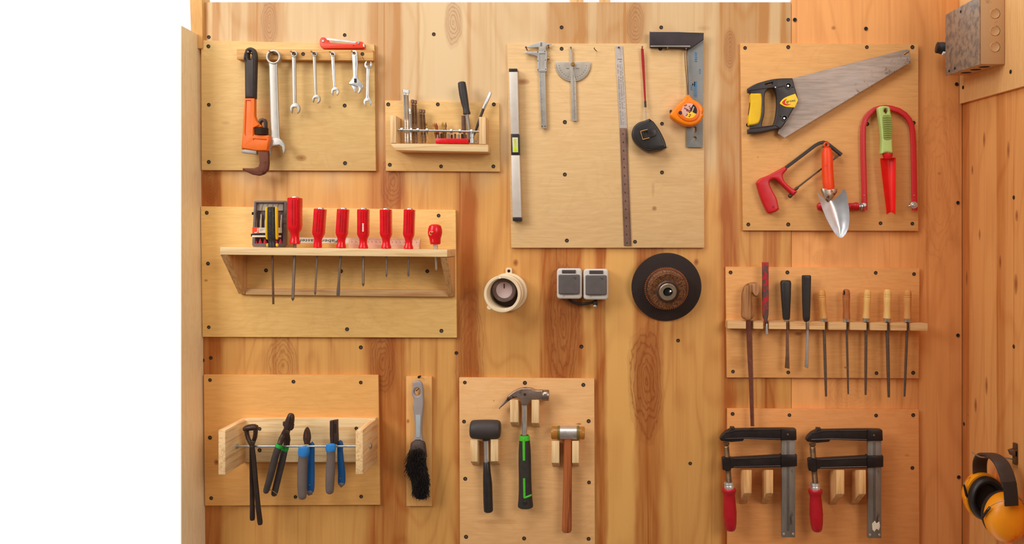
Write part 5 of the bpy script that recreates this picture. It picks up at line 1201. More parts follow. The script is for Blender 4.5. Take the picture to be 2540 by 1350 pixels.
def file_(label, top, foot, w, tint, tip, hw, charred=False):
    o = thing('hand_file', label, 'file', P(tip[0], tip[1], FD), 'wooden handled files in the slotted rail')
    def q(t): return (top[0] + (foot[0] - top[0]) * t, top[1] + (foot[1] - top[1]) * t, FD)
    m = MB(); prof = [(0, .35), (.012, .62), (.05, .88), (.12, 1.0), (.19, 1.03), (.205, .94), (.22, 1.03), (.25, 1.05), (.262, .97), (.28, 1.03), (.45, .97), (.7, .9), (.9, 1.0), (.985, 1.04), (1, .95)]
    m.loft([(*q(t), w * k, w * k) for t, k in prof], 22); hd = part('handle', m, tint, o)
    if charred:
        m = MB(); m.loft([(top[0] - 5.5, top[1] + 3, FD + .005, 1, 1), (top[0] - 4.5, top[1] + 9, FD + .0072, 2, 1.6), (top[0] - 6, top[1] + 14, FD + .006, 1, 1)], 8); part('charred_chip', m, M_blind, hd)
    m = MB(); a = q(.985); b = q(1.10); m.loft([(*a[:2], FD, w * 1.0, w * 1.0), (*q(1.04)[:2], FD, w * .98, w * .98), (*b[:2], FD, w * .93, w * .93)], 20); part('ferrule', m, M_zinc, o)
    m = MB(); dx, dy = tip[0] - foot[0], tip[1] - foot[1]; r = lambda t: (foot[0] + dx * t, foot[1] + dy * t, FD)
    m.loft([(*r(.03), hw * .7, hw * .6, 4), (*r(.12), hw * .85, hw * .7, 4), (*r(.2), hw, hw * .8, 4), (*r(.6), hw, hw * .8, 4), (*r(.9), hw * .82, hw * .65, 4), (*r(1), hw * .68, hw * .55, 4)], 12); part('blade', m, M_file, o)
M_file = pm('file_steel', (104, 88, 78), .5, .6, .2, 240)
HW = lambda nm, a, b: softwood(nm, a, False, b)
W1 = HW('handle_tan', (214, 152, 82), (190, 124, 60)); W2 = HW('handle_brown', (176, 104, 56), (140, 78, 40)); W3 = HW('handle_straw', (228, 178, 104), (208, 150, 80))
W4 = HW('handle_pale', (234, 190, 116), (214, 162, 92)); W5 = HW('handle_amber', (210, 146, 82), (186, 118, 62))
file_('first wooden-handled file from the left, handle tilted', (2037.8, 718.5), (2043.5, 790.5), 8.8, W1, (2049, 984), 3.5)
file_('second file from the left, dark brown handle with a charred top', (2099, 717.5), (2099.5, 791), 9, W2, (2104, 978), 2.6, True)
file_('third file from the left, straw-coloured handle, straight thin blade', (2151.8, 718.5), (2148.3, 790.5), 9, W3, (2147, 980), 3.3)
file_('fourth file from the left, palest handle and widest, longest blade', (2201.8, 717.5), (2200.3, 790.5), 9, W4, (2204.5, 986), 3.9)
file_('last file at the right end of the slotted rail, amber handle', (2251, 718.5), (2251, 791), 9.2, W5, (2243.5, 984), 3)

# ================================================================ pliers rack
M_pl = pm('dark_brown_steel', (74, 54, 46), .45, .4, .2, 60, ((104, 70, 54), .6, 45))
M_ph = pm('pincer_handle', (54, 40, 35), .45, .2, .2, 40)
o = thing('pincers', 'long dark steel pincers, leftmost tool on the pliers rod', 'pincers', P(640, 1302, DR))
m = MB(); q = DR
m.loft([(605.5, 1066, q, 5, 7), (608, 1064.5, q, 6.5, 9), (615, 1061.5, q, 7.5, 11), (623, 1060.5, q, 8, 11.5), (631, 1060, q, 7.5, 11), (636, 1061, q, 6, 9), (638.5, 1063, q, 3.5, 6)], 18)
m.loft([(611.5, 1064, q, 5.5, 8), (612.5, 1076, q, 5, 7), (615.5, 1088, q + .001, 5, 6), (621, 1099, q + .004, 5, 5), (627, 1110, q + .0075, 5.4, 4.4)], 16)
m.loft([(634, 1064, q, 5.5, 8), (634, 1074, q, 5, 7), (632.5, 1085, q - .001, 5.2, 6), (628, 1098, q - .006, 5, 5), (624, 1112, q - .0118, 5, 4.4)], 16)
m.disc(624.5, 1100, q + .006, q + .0125, 5.5, .001); part('jaws', m, M_pl, o)
m = MB(); m.loft([(626, 1108, q + .0075, 5.4, 4.4), (629.5, 1135, q + .008, 5.4, 4.6), (634, 1190, q + .008, 5.6, 5), (640, 1255, q + .008, 6, 5.4), (645, 1296, q + .008, 6.4, 5.6), (645.6, 1302, q + .008, 5, 4.5)], 14); part('handle', m, M_ph, o)
m = MB(); m.loft([(624, 1108, q - .008, 5, 4.4), (624, 1140, q - .008, 5, 4.6), (625, 1200, q - .006, 5.4, 5), (626, 1260, q - .004, 6, 5.2), (626, 1286, q - .004, 6.4, 5.2), (626, 1291, q - .004, 5, 4.2)], 14); part('handle', m, M_ph, o)

o = thing('wire_strippers', 'dark pliers with green bands, tilted, second tool on the rod', 'pliers', P(675, 1228, DR))
m = MB()
m.loft([(722.5, 1026, q, 4, 4), (722, 1028, q, 7, 6), (721.5, 1034, q, 9, 8), (719.5, 1043, q, 11, 8), (716.5, 1053, q, 12, 8), (714.5, 1058, q, 9, 8), (712, 1066, q, 8.5, 7), (708, 1076, q, 10, 6), (703, 1086, q, 9.5, 6)], 18)
m.loft([(706, 1046, q, 4, 5), (706.5, 1053, q, 5, 6), (711, 1058, q, 6, 6)], 12); m.loft([(726, 1052, q, 4, 5), (724, 1062, q, 4.5, 6), (721, 1066, q, 3.5, 5)], 12)
m.loft([(704, 1080, q + .006, 7, 4), (699, 1088, q + .008, 7.5, 4), (694, 1102, q + .0108, 7, 4)], 14)
m.loft([(711, 1078, q - .006, 8, 4), (712.5, 1090, q - .0118, 8, 4), (710, 1108, q - .0105, 8, 4)], 14)
m.disc(711, 1072, q + .004, q + .0112, 4.5, .001); part('jaws', m, M_pl, o)
m = MB(); m.tube([(721.5, 1030, q + .0108), (719, 1044, q + .0088), (716.5, 1056, q + .0108)], .8, 6); part('jaw_gap', m, M_blind, o)
M_gband = pm('green_band', (40, 168, 62), .4, 0, .06)
M_pgrip = pm('plier_grip', (66, 56, 54), .5, 0, .15, 50)
m = MB(); m.loft([(693.3, 1103, q + .0108, 8.2, 6), (692, 1107, q + .0108, 9, 7), (690.5, 1110.5, q + .0108, 9, 7)], 14); part('green_band', m, M_gband, o)
m = MB(); m.loft([(690.5, 1110, q + .0108, 8.6, 7), (684.5, 1128, q + .0112, 8.6, 7), (677, 1156, q + .0112, 8.6, 7), (669, 1188, q + .0112, 8.2, 7), (661, 1216, q + .0112, 7.6, 6.5), (659, 1222, q + .0112, 6, 5.5), (658.4, 1224, q + .0112, 3, 3)], 16); part('handle', m, M_pgrip, o)
m = MB(); m.loft([(709, 1108, q - .0105, 8.2, 6), (707, 1114, q - .0105, 9, 6.5), (705.5, 1118, q - .0105, 8.8, 6.5)], 14); part('green_band', m, M_gband, o)
m = MB(); m.loft([(705.5, 1117, q - .0105, 8.6, 6), (700.5, 1142, q - .007, 8.4, 6.5), (691, 1182, q - .005, 8, 6.5), (681.5, 1221, q - .003, 8, 6.5), (679.5, 1228, q - .003, 7, 5.5), (678.8, 1231, q - .003, 3.5, 3)], 16); part('handle', m, M_pgrip, o)
m = MB(); m.tube([(668, 1214, q + .009), (673, 1217, q + .006), (679, 1220, q + .006), (687, 1226, q + .004)], .9, 6, 3); part('wire_clip', m, M_brass, o)

M_blue = pm('handle_blue', (44, 128, 202), .45, 0, .06); M_bluedk = pm('handle_blue_back', (22, 92, 158), .45, 0, .06); M_hgrey = pm('handle_grey', (112, 98, 92), .55, 0, .1, 40)
o = thing('side_cutters', 'side cutters with oval jaws and blue and grey handles, third tool on the rod', 'pliers', P(755, 1237, DR))
m = MB(); m.shape([(759.5, 1061), (764, 1065), (767.5, 1075), (769, 1088), (767, 1098), (766, 1103.6, 1), (753, 1103.6, 1), (752.5, 1098), (750.5, 1090), (751.5, 1077), (755, 1066)], q - .006, q + .005, .004, smooth=4, br=3); part('jaws', m, M_pl, o)
m = MB(); m.shape([(758.3, 1064), (759.6, 1063), (761, 1080), (760, 1102), (757.5, 1100), (757.5, 1080)], q + .0048, q + .006, .0004); part('cutting_line', m, M_rust, o)
m = MB(); m.loft([(754, 1108, q + .0132, 9, 5), (754, 1110, q + .0132, 13.3, 9), (754, 1118, q + .0132, 14.3, 9.5), (752.8, 1127, q + .0132, 13.6, 9.5), (752.3, 1131, q + .0132, 12, 9)], 18); part('blue_guard', m, M_blue, o)
m = MB(); m.loft([(752.3, 1130, q + .0132, 11.6, 9), (751, 1145, q + .011, 11.4, 9), (749.3, 1172, q + .012, 11.8, 9), (749, 1200, q + .012, 11.6, 9), (750, 1228, q + .012, 10.8, 8), (750.2, 1236, q + .012, 9, 6.5), (750.3, 1239, q + .012, 5, 4)], 18); part('handle', m, M_hgrey, o, 'front grey handle')
m = MB(); m.loft([(770, 1099, q - .0118, 6, 4), (773, 1103, q - .0118, 7, 5), (772.5, 1118, q - .0125, 8, 6), (771.5, 1142, q - .0125, 8.6, 7), (771, 1180, q - .0118, 9.6, 7), (770.5, 1210, q - .0105, 9.6, 7), (770, 1221, q - .0105, 8, 6), (770, 1225, q - .008, 4, 3)], 18); bk = part('handle', m, M_bluedk, o, 'rear blue handle')
m = MB(); m.loft([(763, 1221, q - .002, 4, 2), (767, 1223.5, q - .003, 7, 3.5), (775, 1223, q - .004, 4, 2)], 10); m.disc(767, 1204, q - .002, q - .0008, 2); part('grey_tip', m, M_hgrey, bk)
o = thing('combination_pliers', 'flat-nosed pliers with blue and grey handles, rightmost tool on the rod', 'pliers', P(830, 1225, DR))
m = MB(); m.shape([(817.5, 1045), (826.5, 1044), (826.5, 1103), (819, 1103), (817.5, 1080)], q - .005, q + .006, .0012); m.shape([(827.3, 1043), (836.5, 1042), (836.8, 1066), (838, 1092), (836, 1103.5), (826, 1103.5)], q - .006, q + .004, .0012); part('jaws', m, M_pl, o)
m = MB()
for i in range(8): m.rect(829, 1052 + i * 3, 833.5, 1053.4 + i * 3, q + .0046, q + .0035, .0002)
part('serrations', m, M_blind, o)
m = MB(); m.loft([(821, 1101, q + .0132, 8, 5), (821, 1103.5, q + .0132, 12, 8), (820.8, 1111, q + .0132, 13.3, 9), (820.8, 1117, q + .0132, 12.5, 9), (821, 1120, q + .0132, 11, 8.5)], 18); part('blue_guard', m, M_blue, o)
m = MB(); m.loft([(821, 1119, q + .0132, 11, 8.5), (821.3, 1133, q + .011, 10.4, 8.5), (820, 1160, q + .012, 11.4, 9), (818.5, 1190, q + .012, 11, 9), (818, 1214, q + .012, 10.3, 8), (818, 1222, q + .012, 9, 6.5), (818, 1225.5, q + .012, 5, 4)], 18); part('handle', m, M_hgrey, o, 'front grey handle')
m = MB(); m.loft([(840, 1095, q - .0118, 5, 4), (843, 1098, q - .0118, 7, 5), (844, 1104, q - .0118, 7.6, 5), (843.5, 1118, q - .0125, 7, 6), (845, 1142, q - .011, 8, 7), (847.5, 1172, q - .012, 9, 7), (847.5, 1195, q - .012, 9.6, 7), (847, 1202, q - .012, 8, 6), (847, 1206, q - .012, 4, 3)], 18); bk = part('handle', m, M_bluedk, o, 'rear blue handle')
m = MB(); m.loft([(841, 1200, q - .006, 3, 2), (847, 1203.5, q - .007, 7, 3.5), (853, 1201, q - .008, 3, 2)], 10); m.disc(844, 1188, q - .005, q - .0042, 2); part('grey_tip', m, M_hgrey, bk)

# ================================================================ hand brush
o = thing('hand_brush', 'hand brush with a grey plastic handle and shaggy black bristles', 'brush', P(1040, 1246, T + .01))
ol = [(1022.8, 951), (1028, 946.5), (1034.5, 945), (1041, 946.5), (1045.3, 951), (1048, 960), (1049.5, 972), (1050.5, 998), (1049.5, 1015), (1047.3, 1036), (1046.2, 1058), (1046.2, 1078), (1048.5, 1095, 1), (1025.5, 1095, 1), (1028, 1075), (1028, 1055), (1026.8, 1036), (1024.5, 1020), (1022.8, 1008), (1024.5, 1001), (1025.5, 993), (1023, 985), (1020.2, 977), (1020.8, 970), (1022.5, 964)]
BRD = T + .012
m = MB(); m.shape(ol, BRD, BRD + .013, .004, [circ(1034.6, 973.5, 7.6, 24, 9.5)], smooth=4, br=3); hd = part('handle', m, pm('brush_grey', (158, 148, 146), .38, 0, .08, 14), o)
m = MB(); m.shape([(1031, 1030), (1043, 1030), (1042, 1086), (1031.5, 1086)], BRD + .0125, BRD + .0142, .0006); part('inset', m, pm('brush_blue_grey', (170, 178, 182), .35, 0, .05), hd)
m = MB(); m.loft([(1037, 1093, BRD + .006, 11, 7, 3), (1037, 1098, BRD + .007, 17, 10, 3), (1037, 1104, BRD + .008, 18.5, 12, 3), (1037.5, 1120, BRD + .008, 20, 12, 3), (1037.5, 1134, BRD + .008, 22, 12, 3)], 20); part('ferrule', m, pm('brush_block', (74, 56, 50), .6, 0, .3, 150, stretch=(3, 1, .3)), o)
m = MB(); m.loft([(1036, 1125, BRD + .006, 22, 12, 2.5), (1033, 1145, BRD + .007, 24, 13, 2.5), (1036, 1170, BRD + .008, 24, 13), (1043, 1200, BRD + .008, 21, 13), (1044, 1222, BRD + .008, 19, 12), (1043, 1236, BRD + .008, 12, 9)], 20); part('core', m, pm('bristle_core', (30, 24, 22), .8), o)
random.seed(21); m = MB()
def br_out(y):   # left / right limits of the bristle mass
    P_ = [(1112, 1017, 1057), (1133, 1008, 1058), (1158, 1002, 1061), (1180, 1010, 1067), (1195, 1020, 1069.5), (1226, 1020, 1068), (1240, 1028, 1058)]
    for a, b in zip(P_, P_[1:]):
        if a[0] <= y <= b[0]:
            t = (y - a[0]) / (b[0] - a[0]); return a[1] + (b[1] - a[1]) * t, a[2] + (b[2] - a[2]) * t
    return 1028, 1058
for i in range(1500):
    y = random.uniform(1116, 1238); l, r = br_out(y); u = random.uniform(0, 1); x = l + (r - l) * u
    cx = 1037 + (y - 1120) * .06; dl = 4 if u > .3 else 10
    x0 = cx + (x - cx) * .75; y0 = y - random.uniform(4, 12)
    zc = math.sqrt(max(0, 1 - (2 * u - 1) ** 2))
    d0 = BRD + .006 + .010 * zc; d1 = BRD + .010 + .022 * zc * random.uniform(.6, 1.1)
    m.wloft([(P(x0, y0, d0), .0005, .0005, 2), (P(x0 + (x - x0) * .6 + random.uniform(-2, 2), y + random.uniform(-2, 3), (d0 + d1) / 2 + .002), .00045, .00045, 2), (P(x + random.uniform(-2, 2), y + random.uniform(0, 7), d1), .0002, .0002, 2)], 4)
for i in range(160):   # swept-out tuft on the left and the tip
    if i < 80: x, y = random.uniform(1012, 1026), random.uniform(1120, 1165); ex, ey = x - random.uniform(4, 14), y + random.uniform(16, 28)
    else: x, y = random.uniform(1022, 1064), random.uniform(1205, 1225); ex, ey = x + random.uniform(-4, 4), y + random.uniform(10, 18)
    ex = max(ex, 1001.5)
    dd_ = BRD + random.uniform(.004, .016)
    m.wloft([(P(x, y, dd_), .0007, .0007, 2), (P(ex, ey, dd_ + random.uniform(-.002, .006)), .0003, .0003, 2)], 4)
part('bristles', m, pm('bristle_black', (36, 28, 26), .6, 0, .3, 60), o, kind='stuff')

# ================================================================ hammers
e = .034
o = thing('rubber_mallet', 'rubber mallet with a black barrel head and a chrome shaft', 'mallet', P(1211, 1270, e))
m = MB(); prof = [(1166.5, 12), (1167, 17), (1169, 20.5), (1173, 22.5), (1185, 23.4), (1204, 23.8), (1223, 23.6), (1234, 22.8), (1239, 20.5), (1241, 17), (1241.5, 12)]
m.loft([(x, 1065.5, e, r, r) for x, r in prof], 36, side=(0, 0, 1)); hd = part('head', m, pm('mallet_rubber', (62, 54, 52), .55, 0, .15, 25, bump=.25), o)
m = MB(); m.loft([(1205.5, 1086, e, 9, 9), (1206, 1093, e, 8, 8)], 20); part('neck', m, M_rubber, o)
m = MB(); m.loft([(1206, 1090, e, 6, 6), (1207, 1150, e, 6, 6)], 20); part('shaft', m, M_chrome, o)
m = MB(); st = [(1206.8, 1146, e, 6.5, 6.5), (1207, 1148, e, 8, 8), (1208, 1175, e, 9.8, 9.5), (1209.5, 1200, e, 11.4, 10.5), (1210.5, 1240, e, 11.6, 10.5), (1211.4, 1262, e, 11.6, 10.5), (1211.6, 1268, e, 11.2, 10), (1211.7, 1271, e, 8, 7)]
m.loft(st, 24)
gp = part('grip', m, M_blackplas, o)
m = MB()
for i in range(22):
    y = 1172 + i * 4.1; cx = 1208 + (y - 1175) * .037
    for k in (-.45, -.15, .15, .45): m.loft([(cx + k * 10, y, e + .0098 * math.sqrt(1 - k * k), .9, .5), (cx + k * 10, y + 2, e + .0098 * math.sqrt(1 - k * k), .9, .5)], 6)
part('grip_pattern', m, pm('grip_dot', (64, 56, 53), .5), gp)

o = thing('claw_hammer', 'claw hammer with a steel head and a black and lime green grip', 'hammer', P(1304, 1261, e))
M_hh = pm('hammer_steel', (172, 150, 136), .32, .85, .2, 30, ((112, 78, 60), .6, 28))
ol = [(1236.7, 1016.5, 1), (1244, 1004), (1253.8, 991), (1262, 981.5), (1272.5, 973.5), (1283, 967.5), (1294, 964.5), (1308, 963.8), (1319, 965), (1328, 969.5), (1346, 969.5, 1), (1346, 991, 1), (1332, 991), (1319, 991.5), (1312, 999), (1308.5, 1006, 1), (1293.5, 1006, 1), (1291.5, 998), (1287.5, 990), (1279, 989), (1270, 990.5), (1260, 997), (1248, 1007)]
m = MB(); m.shape(ol, e - .010, e + .010, .0022, smooth=4, br=3)
m.loft([(1340, 980.5, e, 9, 9), (1345, 980.5, e, 10.5, 10.5), (1346.5, 980.8, e, 13, 13), (1349, 981, e, 13.8, 13.8), (1360, 981, e, 13.8, 13.8), (1362, 981, e, 12.8, 12.8)], 32, side=(0, 0, 1))
hd = part('head', m, M_hh, o)
m = MB(); m.disc(1301.5, 979, e + .0105, e + .0118, 3.2, .0004); part('maker_mark', m, M_darksteel, hd)
m = MB(); m.loft([(1300.5, 1000, e, 7.6, 7), (1301, 1012, e, 7, 6.5), (1301, 1082, e, 6.6, 6.5)], 22); part('shaft', m, M_chrome, o)
m = MB(); m.loft([(1301, 1079, e, 9, 7), (1301, 1081, e, 11.4, 9), (1301.3, 1092, e, 13, 10), (1301.5, 1117, e, 15, 11.5), (1301.8, 1150, e, 15.6, 12, 2.4), (1302.3, 1180, e, 15.4, 12, 2.4), (1303, 1215, e, 16, 12.5, 2.4), (1303.3, 1241, e, 17.6, 13), (1303.4, 1253, e, 19, 13.5), (1303.4, 1258, e, 18.5, 13), (1303.4, 1261, e, 14, 9)], 28); gp = part('grip', m, pm('hammer_grip', (50, 44, 40), .55, 0, .2, 60, ((120, 112, 104), .68, 60)), o)
M_lime = pm('lime_green', (78, 188, 44), .45, 0, .05)
m = MB(); m.loft([(1301, 1080.2, e, 11.8, 9.3), (1301.1, 1086, e, 12.8, 10.2), (1301.3, 1092.5, e, 13.5, 10.6)], 28); part('green_collar', m, M_lime, o)
def on_grip(st_): 
    mm = MB(); mm.loft(st_, 8); return mm
m = MB(); m.loft([(1299.2, 1090, e + .0102, 3.4, 1.2), (1299.4, 1117, e + .0114, 3.2, 1), (1299.8, 1143, e + .0118, 3, 1)], 8)
m.loft([(1300, 1187, e + .0121, 2.8, 1), (1300.5, 1212, e + .0124, 2.8, 1), (1301, 1235, e + .0127, 2.8, 1)], 8); m.loft([(1299.5, 1236, e + .0128, 2, 1), (1307, 1233.5, e + .0124, 2.4, 1), (1314, 1230.5, e + .0102, 2.4, 1), (1318.6, 1228.5, e + .006, 2.2, 1)], 8); part('green_line', m, M_lime, gp)
m = MB(); m.disc(1302, 1248.5, e + .0128, e + .0142, 4.6, .0008); part('end_stud', m, M_blackplas, gp)

o = thing('soft_face_mallet', 'soft-faced mallet with amber plastic tips and an old wooden handle', 'mallet', P(1407, 1320, e))
M_amber = NT('amber_tip'); M_amber.b.inputs['Transmission Weight'].default_value = .45; M_amber.b.inputs['IOR'].default_value = 1.45; M_amber = M_amber.done(lin((206, 140, 52)), .3, 0, .5)
cy = 1074
m = MB(); m.loft([(1388.5, cy, e, 15, 15), (1389.5, cy, e, 16.4, 16.4), (1400, cy, e, 16.6, 16.6), (1431, cy, e, 16.4, 16.4), (1432, cy, e, 15, 15)], 36, side=(0, 0, 1)); part('head', m, pm('mallet_steel', (206, 196, 188), .38, .8, .12, 60), o)
m = MB(); m.loft([(1367.5, cy - .5, e, 12, 12), (1368, cy - .5, e, 14.5, 14.5), (1371, cy - .5, e, 16.2, 16.2), (1384, cy, e, 15.6, 15.6), (1386, cy, e, 16.8, 16.8), (1389, cy, e, 16.8, 16.8)], 36, side=(0, 0, 1)); part('plastic_face', m, M_amber, o)
m = MB(); m.loft([(1431.5, cy, e, 17, 17), (1434.5, cy, e, 17, 17), (1436, cy, e, 15, 15), (1447, cy + .5, e, 15.8, 15.8), (1450, cy + .5, e, 14.5, 14.5), (1450.4, cy + .5, e, 12, 12)], 36, side=(0, 0, 1)); part('plastic_face', m, M_amber, o)
for x0 in (1383.5, 1432):
    m = MB(); m.loft([(x0, cy, e, 17.2, 17.2), (x0 + 4.5, cy, e, 17.2, 17.2)], 36, side=(0, 0, 1)); part('olive_ring', m, pm('olive_ring', (120, 104, 50), .4, .2, .1), o)
m = MB(); m.loft([(1408.5, 1086, e, 9.5, 8, 3), (1408.6, 1093, e, 10, 8.5, 3), (1408.3, 1140, e, 10.6, 9, 2.6), (1408, 1180, e, 10.6, 9, 2.4), (1407, 1240, e, 11.2, 9.5, 2.4), (1406, 1300, e, 12, 10, 2.4), (1405.8, 1316, e, 12, 10, 2.4), (1405.8, 1320, e, 9.5, 8, 2.4)], 24); part('handle', m, softwood('mallet_handle', (176, 98, 52), False, (128, 64, 36)), o)

# ================================================================ bar clamps
M_iron = pm('cast_black', (44, 35, 33), .38, .35, .2, 40); M_bar = pm('clamp_bar', (136, 126, 116), .48, .55, .14, 26, ((92, 80, 72), .60, 18), stretch=(3, 1, .6))
M_thread = pm('clamp_thread', (142, 116, 88), .4, .8, .25, 60); M_chandle = pm('clamp_red', (172, 20, 32), .36, 0, .08)
def clamp(label, ox, oy, wear):
    A = lambda pts: [(p[0] + ox, p[1] + oy, *p[2:]) for p in pts]
    c = .046
    o = thing('bar_clamp', label, 'clamp', P(1900 + ox, 1337 + oy, c), 'bar clamps hung on pegs')
    m = MB(); m.hexa(A([(1939, 1085), (1972.5, 1085), (1972.5, 1334), (1939.5, 1334)]), c + .005, c - .006, None, .0012); br = part('bar', m, M_bar, o)
    m = MB(); m.hexa(A([(1951, 1095), (1958, 1095), (1958, 1318), (1952, 1318)]), c + .0052, c + .0045, None, .0002); part('groove', m, pm('bar_groove', (108, 100, 94), .5, .5), br)
    for dx in (1945, 1968):
        m = MB(); m.disc(dx + ox, 1326 + oy, c + .0048, c + .0068, 3.2, .0008); part('stop_pin', m, M_dull, br)
    if wear:
        m = MB(); m.shape(A([(1949, 1298), (1956, 1290), (1960, 1297), (1967, 1292), (1969, 1304), (1966, 1314), (1960, 1310), (1955, 1318), (1950, 1312)]), c + .0045, c + .0053, .0001); part('paint_patch', m, pm('paint_patch', (220, 204, 182), .6), br)
    m = MB(); m.shape(A([(1786, 1091), (1787, 1087), (1791, 1080), (1800, 1071.5), (1812, 1065.5), (1813, 1060.5), (1822.5, 1060.8), (1824, 1065.2), (1880, 1064), (1939, 1063.5), (1975, 1065.5), (1976.5, 1091), (1939, 1093), (1890, 1091), (1846, 1089.5), (1843, 1095), (1812, 1097.5), (1790, 1094.5)]), c - .008, c + .008, .002)
    m.hexa(A([(1938, 1064.5), (1975.5, 1065.5), (1976.5, 1092.5), (1937.5, 1092.5)]), c + .0115, c - .010, None, .002)
    fx = part('fixed_arm', m, M_iron, o)
    m = MB(); m.loft([(1798 + ox, 1089 + oy, c + .0085, 2, 2), (1850 + ox, 1087 + oy, c + .0085, 2, 2), (1936 + ox, 1089.5 + oy, c + .0085, 1.6, 2)], 8); m.loft([(1800 + ox, 1074 + oy, c + .0082, 1.6, 2), (1826 + ox, 1067.5 + oy, c + .0085, 1.6, 2), (1936 + ox, 1066 + oy, c + .0085, 1.6, 2)], 8); part('edge_rib', m, pm('cast_black_rib', (58, 47, 45), .3, .4, .2, 60), fx)
    m = MB(); m.disc(1954.5 + ox, 1078.5 + oy, c + .011, c + .0122, 2.4); part('rivet', m, M_bit, fx)
    m = MB()
    for i, (x, y, w) in enumerate(((1902, 1074, 4), (1908, 1073, 3), (1913, 1075, 4), (1919, 1074, 3))): m.loft([(x + ox, y + 4 + oy, c + .0078, .6, .6), (x + w * .5 + ox, y - 1 + oy, c + .0085, .6, .6), (x + w + ox, y + 3 + oy, c + .0078, .6, .6)], 6)
    part('cast_lettering', m, pm('cast_black_rib', (58, 47, 45)), fx)
    m = MB(); m.shape(A([(1791, 1138), (1795, 1135.5), (1810, 1135.5), (1818, 1136.5), (1880, 1133), (1939, 1129.8), (1977.5, 1129.5), (1977.5, 1157), (1939, 1159.5), (1880, 1161), (1818, 1161.5), (1811, 1164), (1793, 1164)]), c - .007, c + .007, .0015)
    m.hexa(A([(1938, 1129.8), (1977.5, 1129.8), (1977.5, 1157.5), (1938, 1159)]), c + .0115, c - .010, None, .002)
    m.loft([(1802 + ox, 1134.5 + oy, c, 11, 10.5), (1802.5 + ox, 1164.5 + oy, c, 11, 10.5)], 24); sl = part('sliding_arm', m, M_iron, o)
    m = MB(); m.loft([(1820 + ox, 1158.5 + oy, c + .0078, 1.8, 2), (1936 + ox, 1156 + oy, c + .0078, 1.8, 2)], 8); m.loft([(1820 + ox, 1139 + oy, c + .0075, 1.5, 2), (1936 + ox, 1134 + oy, c + .0075, 1.5, 2)], 8); part('edge_rib', m, pm('cast_black_rib', (58, 47, 45)), sl)
    m = MB(); st = [(1801.3 + ox, 1098 + oy, c, 8, 8), (1801.4 + ox, 1102 + oy, c, 8, 8), (1801.5 + ox, 1106 + oy, c, 5.5, 5.5)]; y = 1108
    while y < 1198:
        x = 1801.5 + (y - 1108) * .075; st += [(x + ox, y + oy, c, 5.9, 5.9), (x + ox, y + 1.8 + oy, c, 7.6, 7.6)]; y += 3.6
    m.loft(st, 16); part('screw_spindle', m, M_thread, o)
    m = MB(); m.loft([(1808 + ox, 1195.5 + oy, c, 11.5, 11.5), (1808 + ox, 1201 + oy, c, 12.4, 12.4), (1808 + ox, 1203 + oy, c, 11, 11), (1808.3 + ox, 1207 + oy, c, 12.4, 12.4), (1808.5 + ox, 1213 + oy, c, 12, 12)], 26); part('ferrule', m, M_chrome, o)
    m = MB(); m.loft([(1808.3 + ox, 1211.5 + oy, c, 15, 15), (1808.3 + ox, 1214 + oy, c, 17.5, 17.5), (1808.4 + ox, 1219 + oy, c, 17.6, 17.6), (1808.6 + ox, 1223 + oy, c, 15.5, 15.5), (1809 + ox, 1229 + oy, c, 13.8, 13.8), (1809.6 + ox, 1245 + oy, c, 15, 15), (1810.5 + ox, 1272 + oy, c, 16.6, 16.6), (1811.8 + ox, 1298 + oy, c, 15, 15), (1812.5 + ox, 1311 + oy, c, 12.8, 12.8), (1812.8 + ox, 1316 + oy, c, 9.5, 9.5), (1812.8 + ox, 1317.5 + oy, c, 5, 5)], 30); part('handle', m, M_chandle, o)
    return o
clamp('left bar clamp with a red handle, clean grey bar', 0, 0, False)
clamp('right bar clamp with a red handle, pale paint patch on its bar', 214, 2, True)

# ================================================================ right wall: box and ear muffs
n = NT('galvanised'); p_ = n.coord(); f = n.noise(p_, 62, 5, .65); f2 = n.noise(p_, 14, 3)
cg = n.mix(n.rng(f, .40, .64), lin((170, 146, 124)), lin((124, 110, 102))); cg = n.mix(n.math('MULTIPLY', n.rng(f2, .5, .7), .5), cg, lin((136, 128, 124)))
M_galv = n.done(cg, .5, .35, .5)
n = NT('galvanised_side'); p_ = n.coord(); f = n.noise(p_, 42, 5, .6); cg = n.mix(n.rng(f, .60, .74), lin((204, 164, 122)), lin((142, 108, 78))); M_galv2 = n.done(cg, .5, .3, .5)
o = thing('junction_box', 'galvanised steel junction box on the right wall at the top', 'junction box', Vector((2.385, -.14, 1.15)))
XL, XR = 2.323, 2.3785; d0, d1 = .0545, .2285
zt0, zt1, zb0, zb1 = CZ + .537, CZ + .530, CZ + .392, CZ + .3815
m = MB(); V = [Vector(v) for v in ((XL + .0015, -d1, zt1), (XR, -d1, zt1), (XR, -d1, zb1), (XL + .0015, -d1, zb1), (XL + .0015, -d0, zt0), (XR, -d0, zt0), (XR, -d0, zb0), (XL + .0015, -d0, zb0))]
m.solid8(V, .0015); part('body', m, M_galv2, o)
m = MB(); k = .0012; V = [Vector(v) for v in ((XL - .0008, -d1 - k, zt1 + k), (XL + .001, -d1 - k, zt1 + k), (XL + .001, -d1 - k, zb1 - k), (XL - .0008, -d1 - k, zb1 - k), (XL - .0008, -d0 + k, zt0 + k), (XL + .001, -d0 + k, zt0 + k), (XL + .001, -d0 + k, zb0 - k), (XL - .0008, -d0 + k, zb0 - k))]
m.solid8(V, .0004); ld = part('lid', m, M_galv, o)
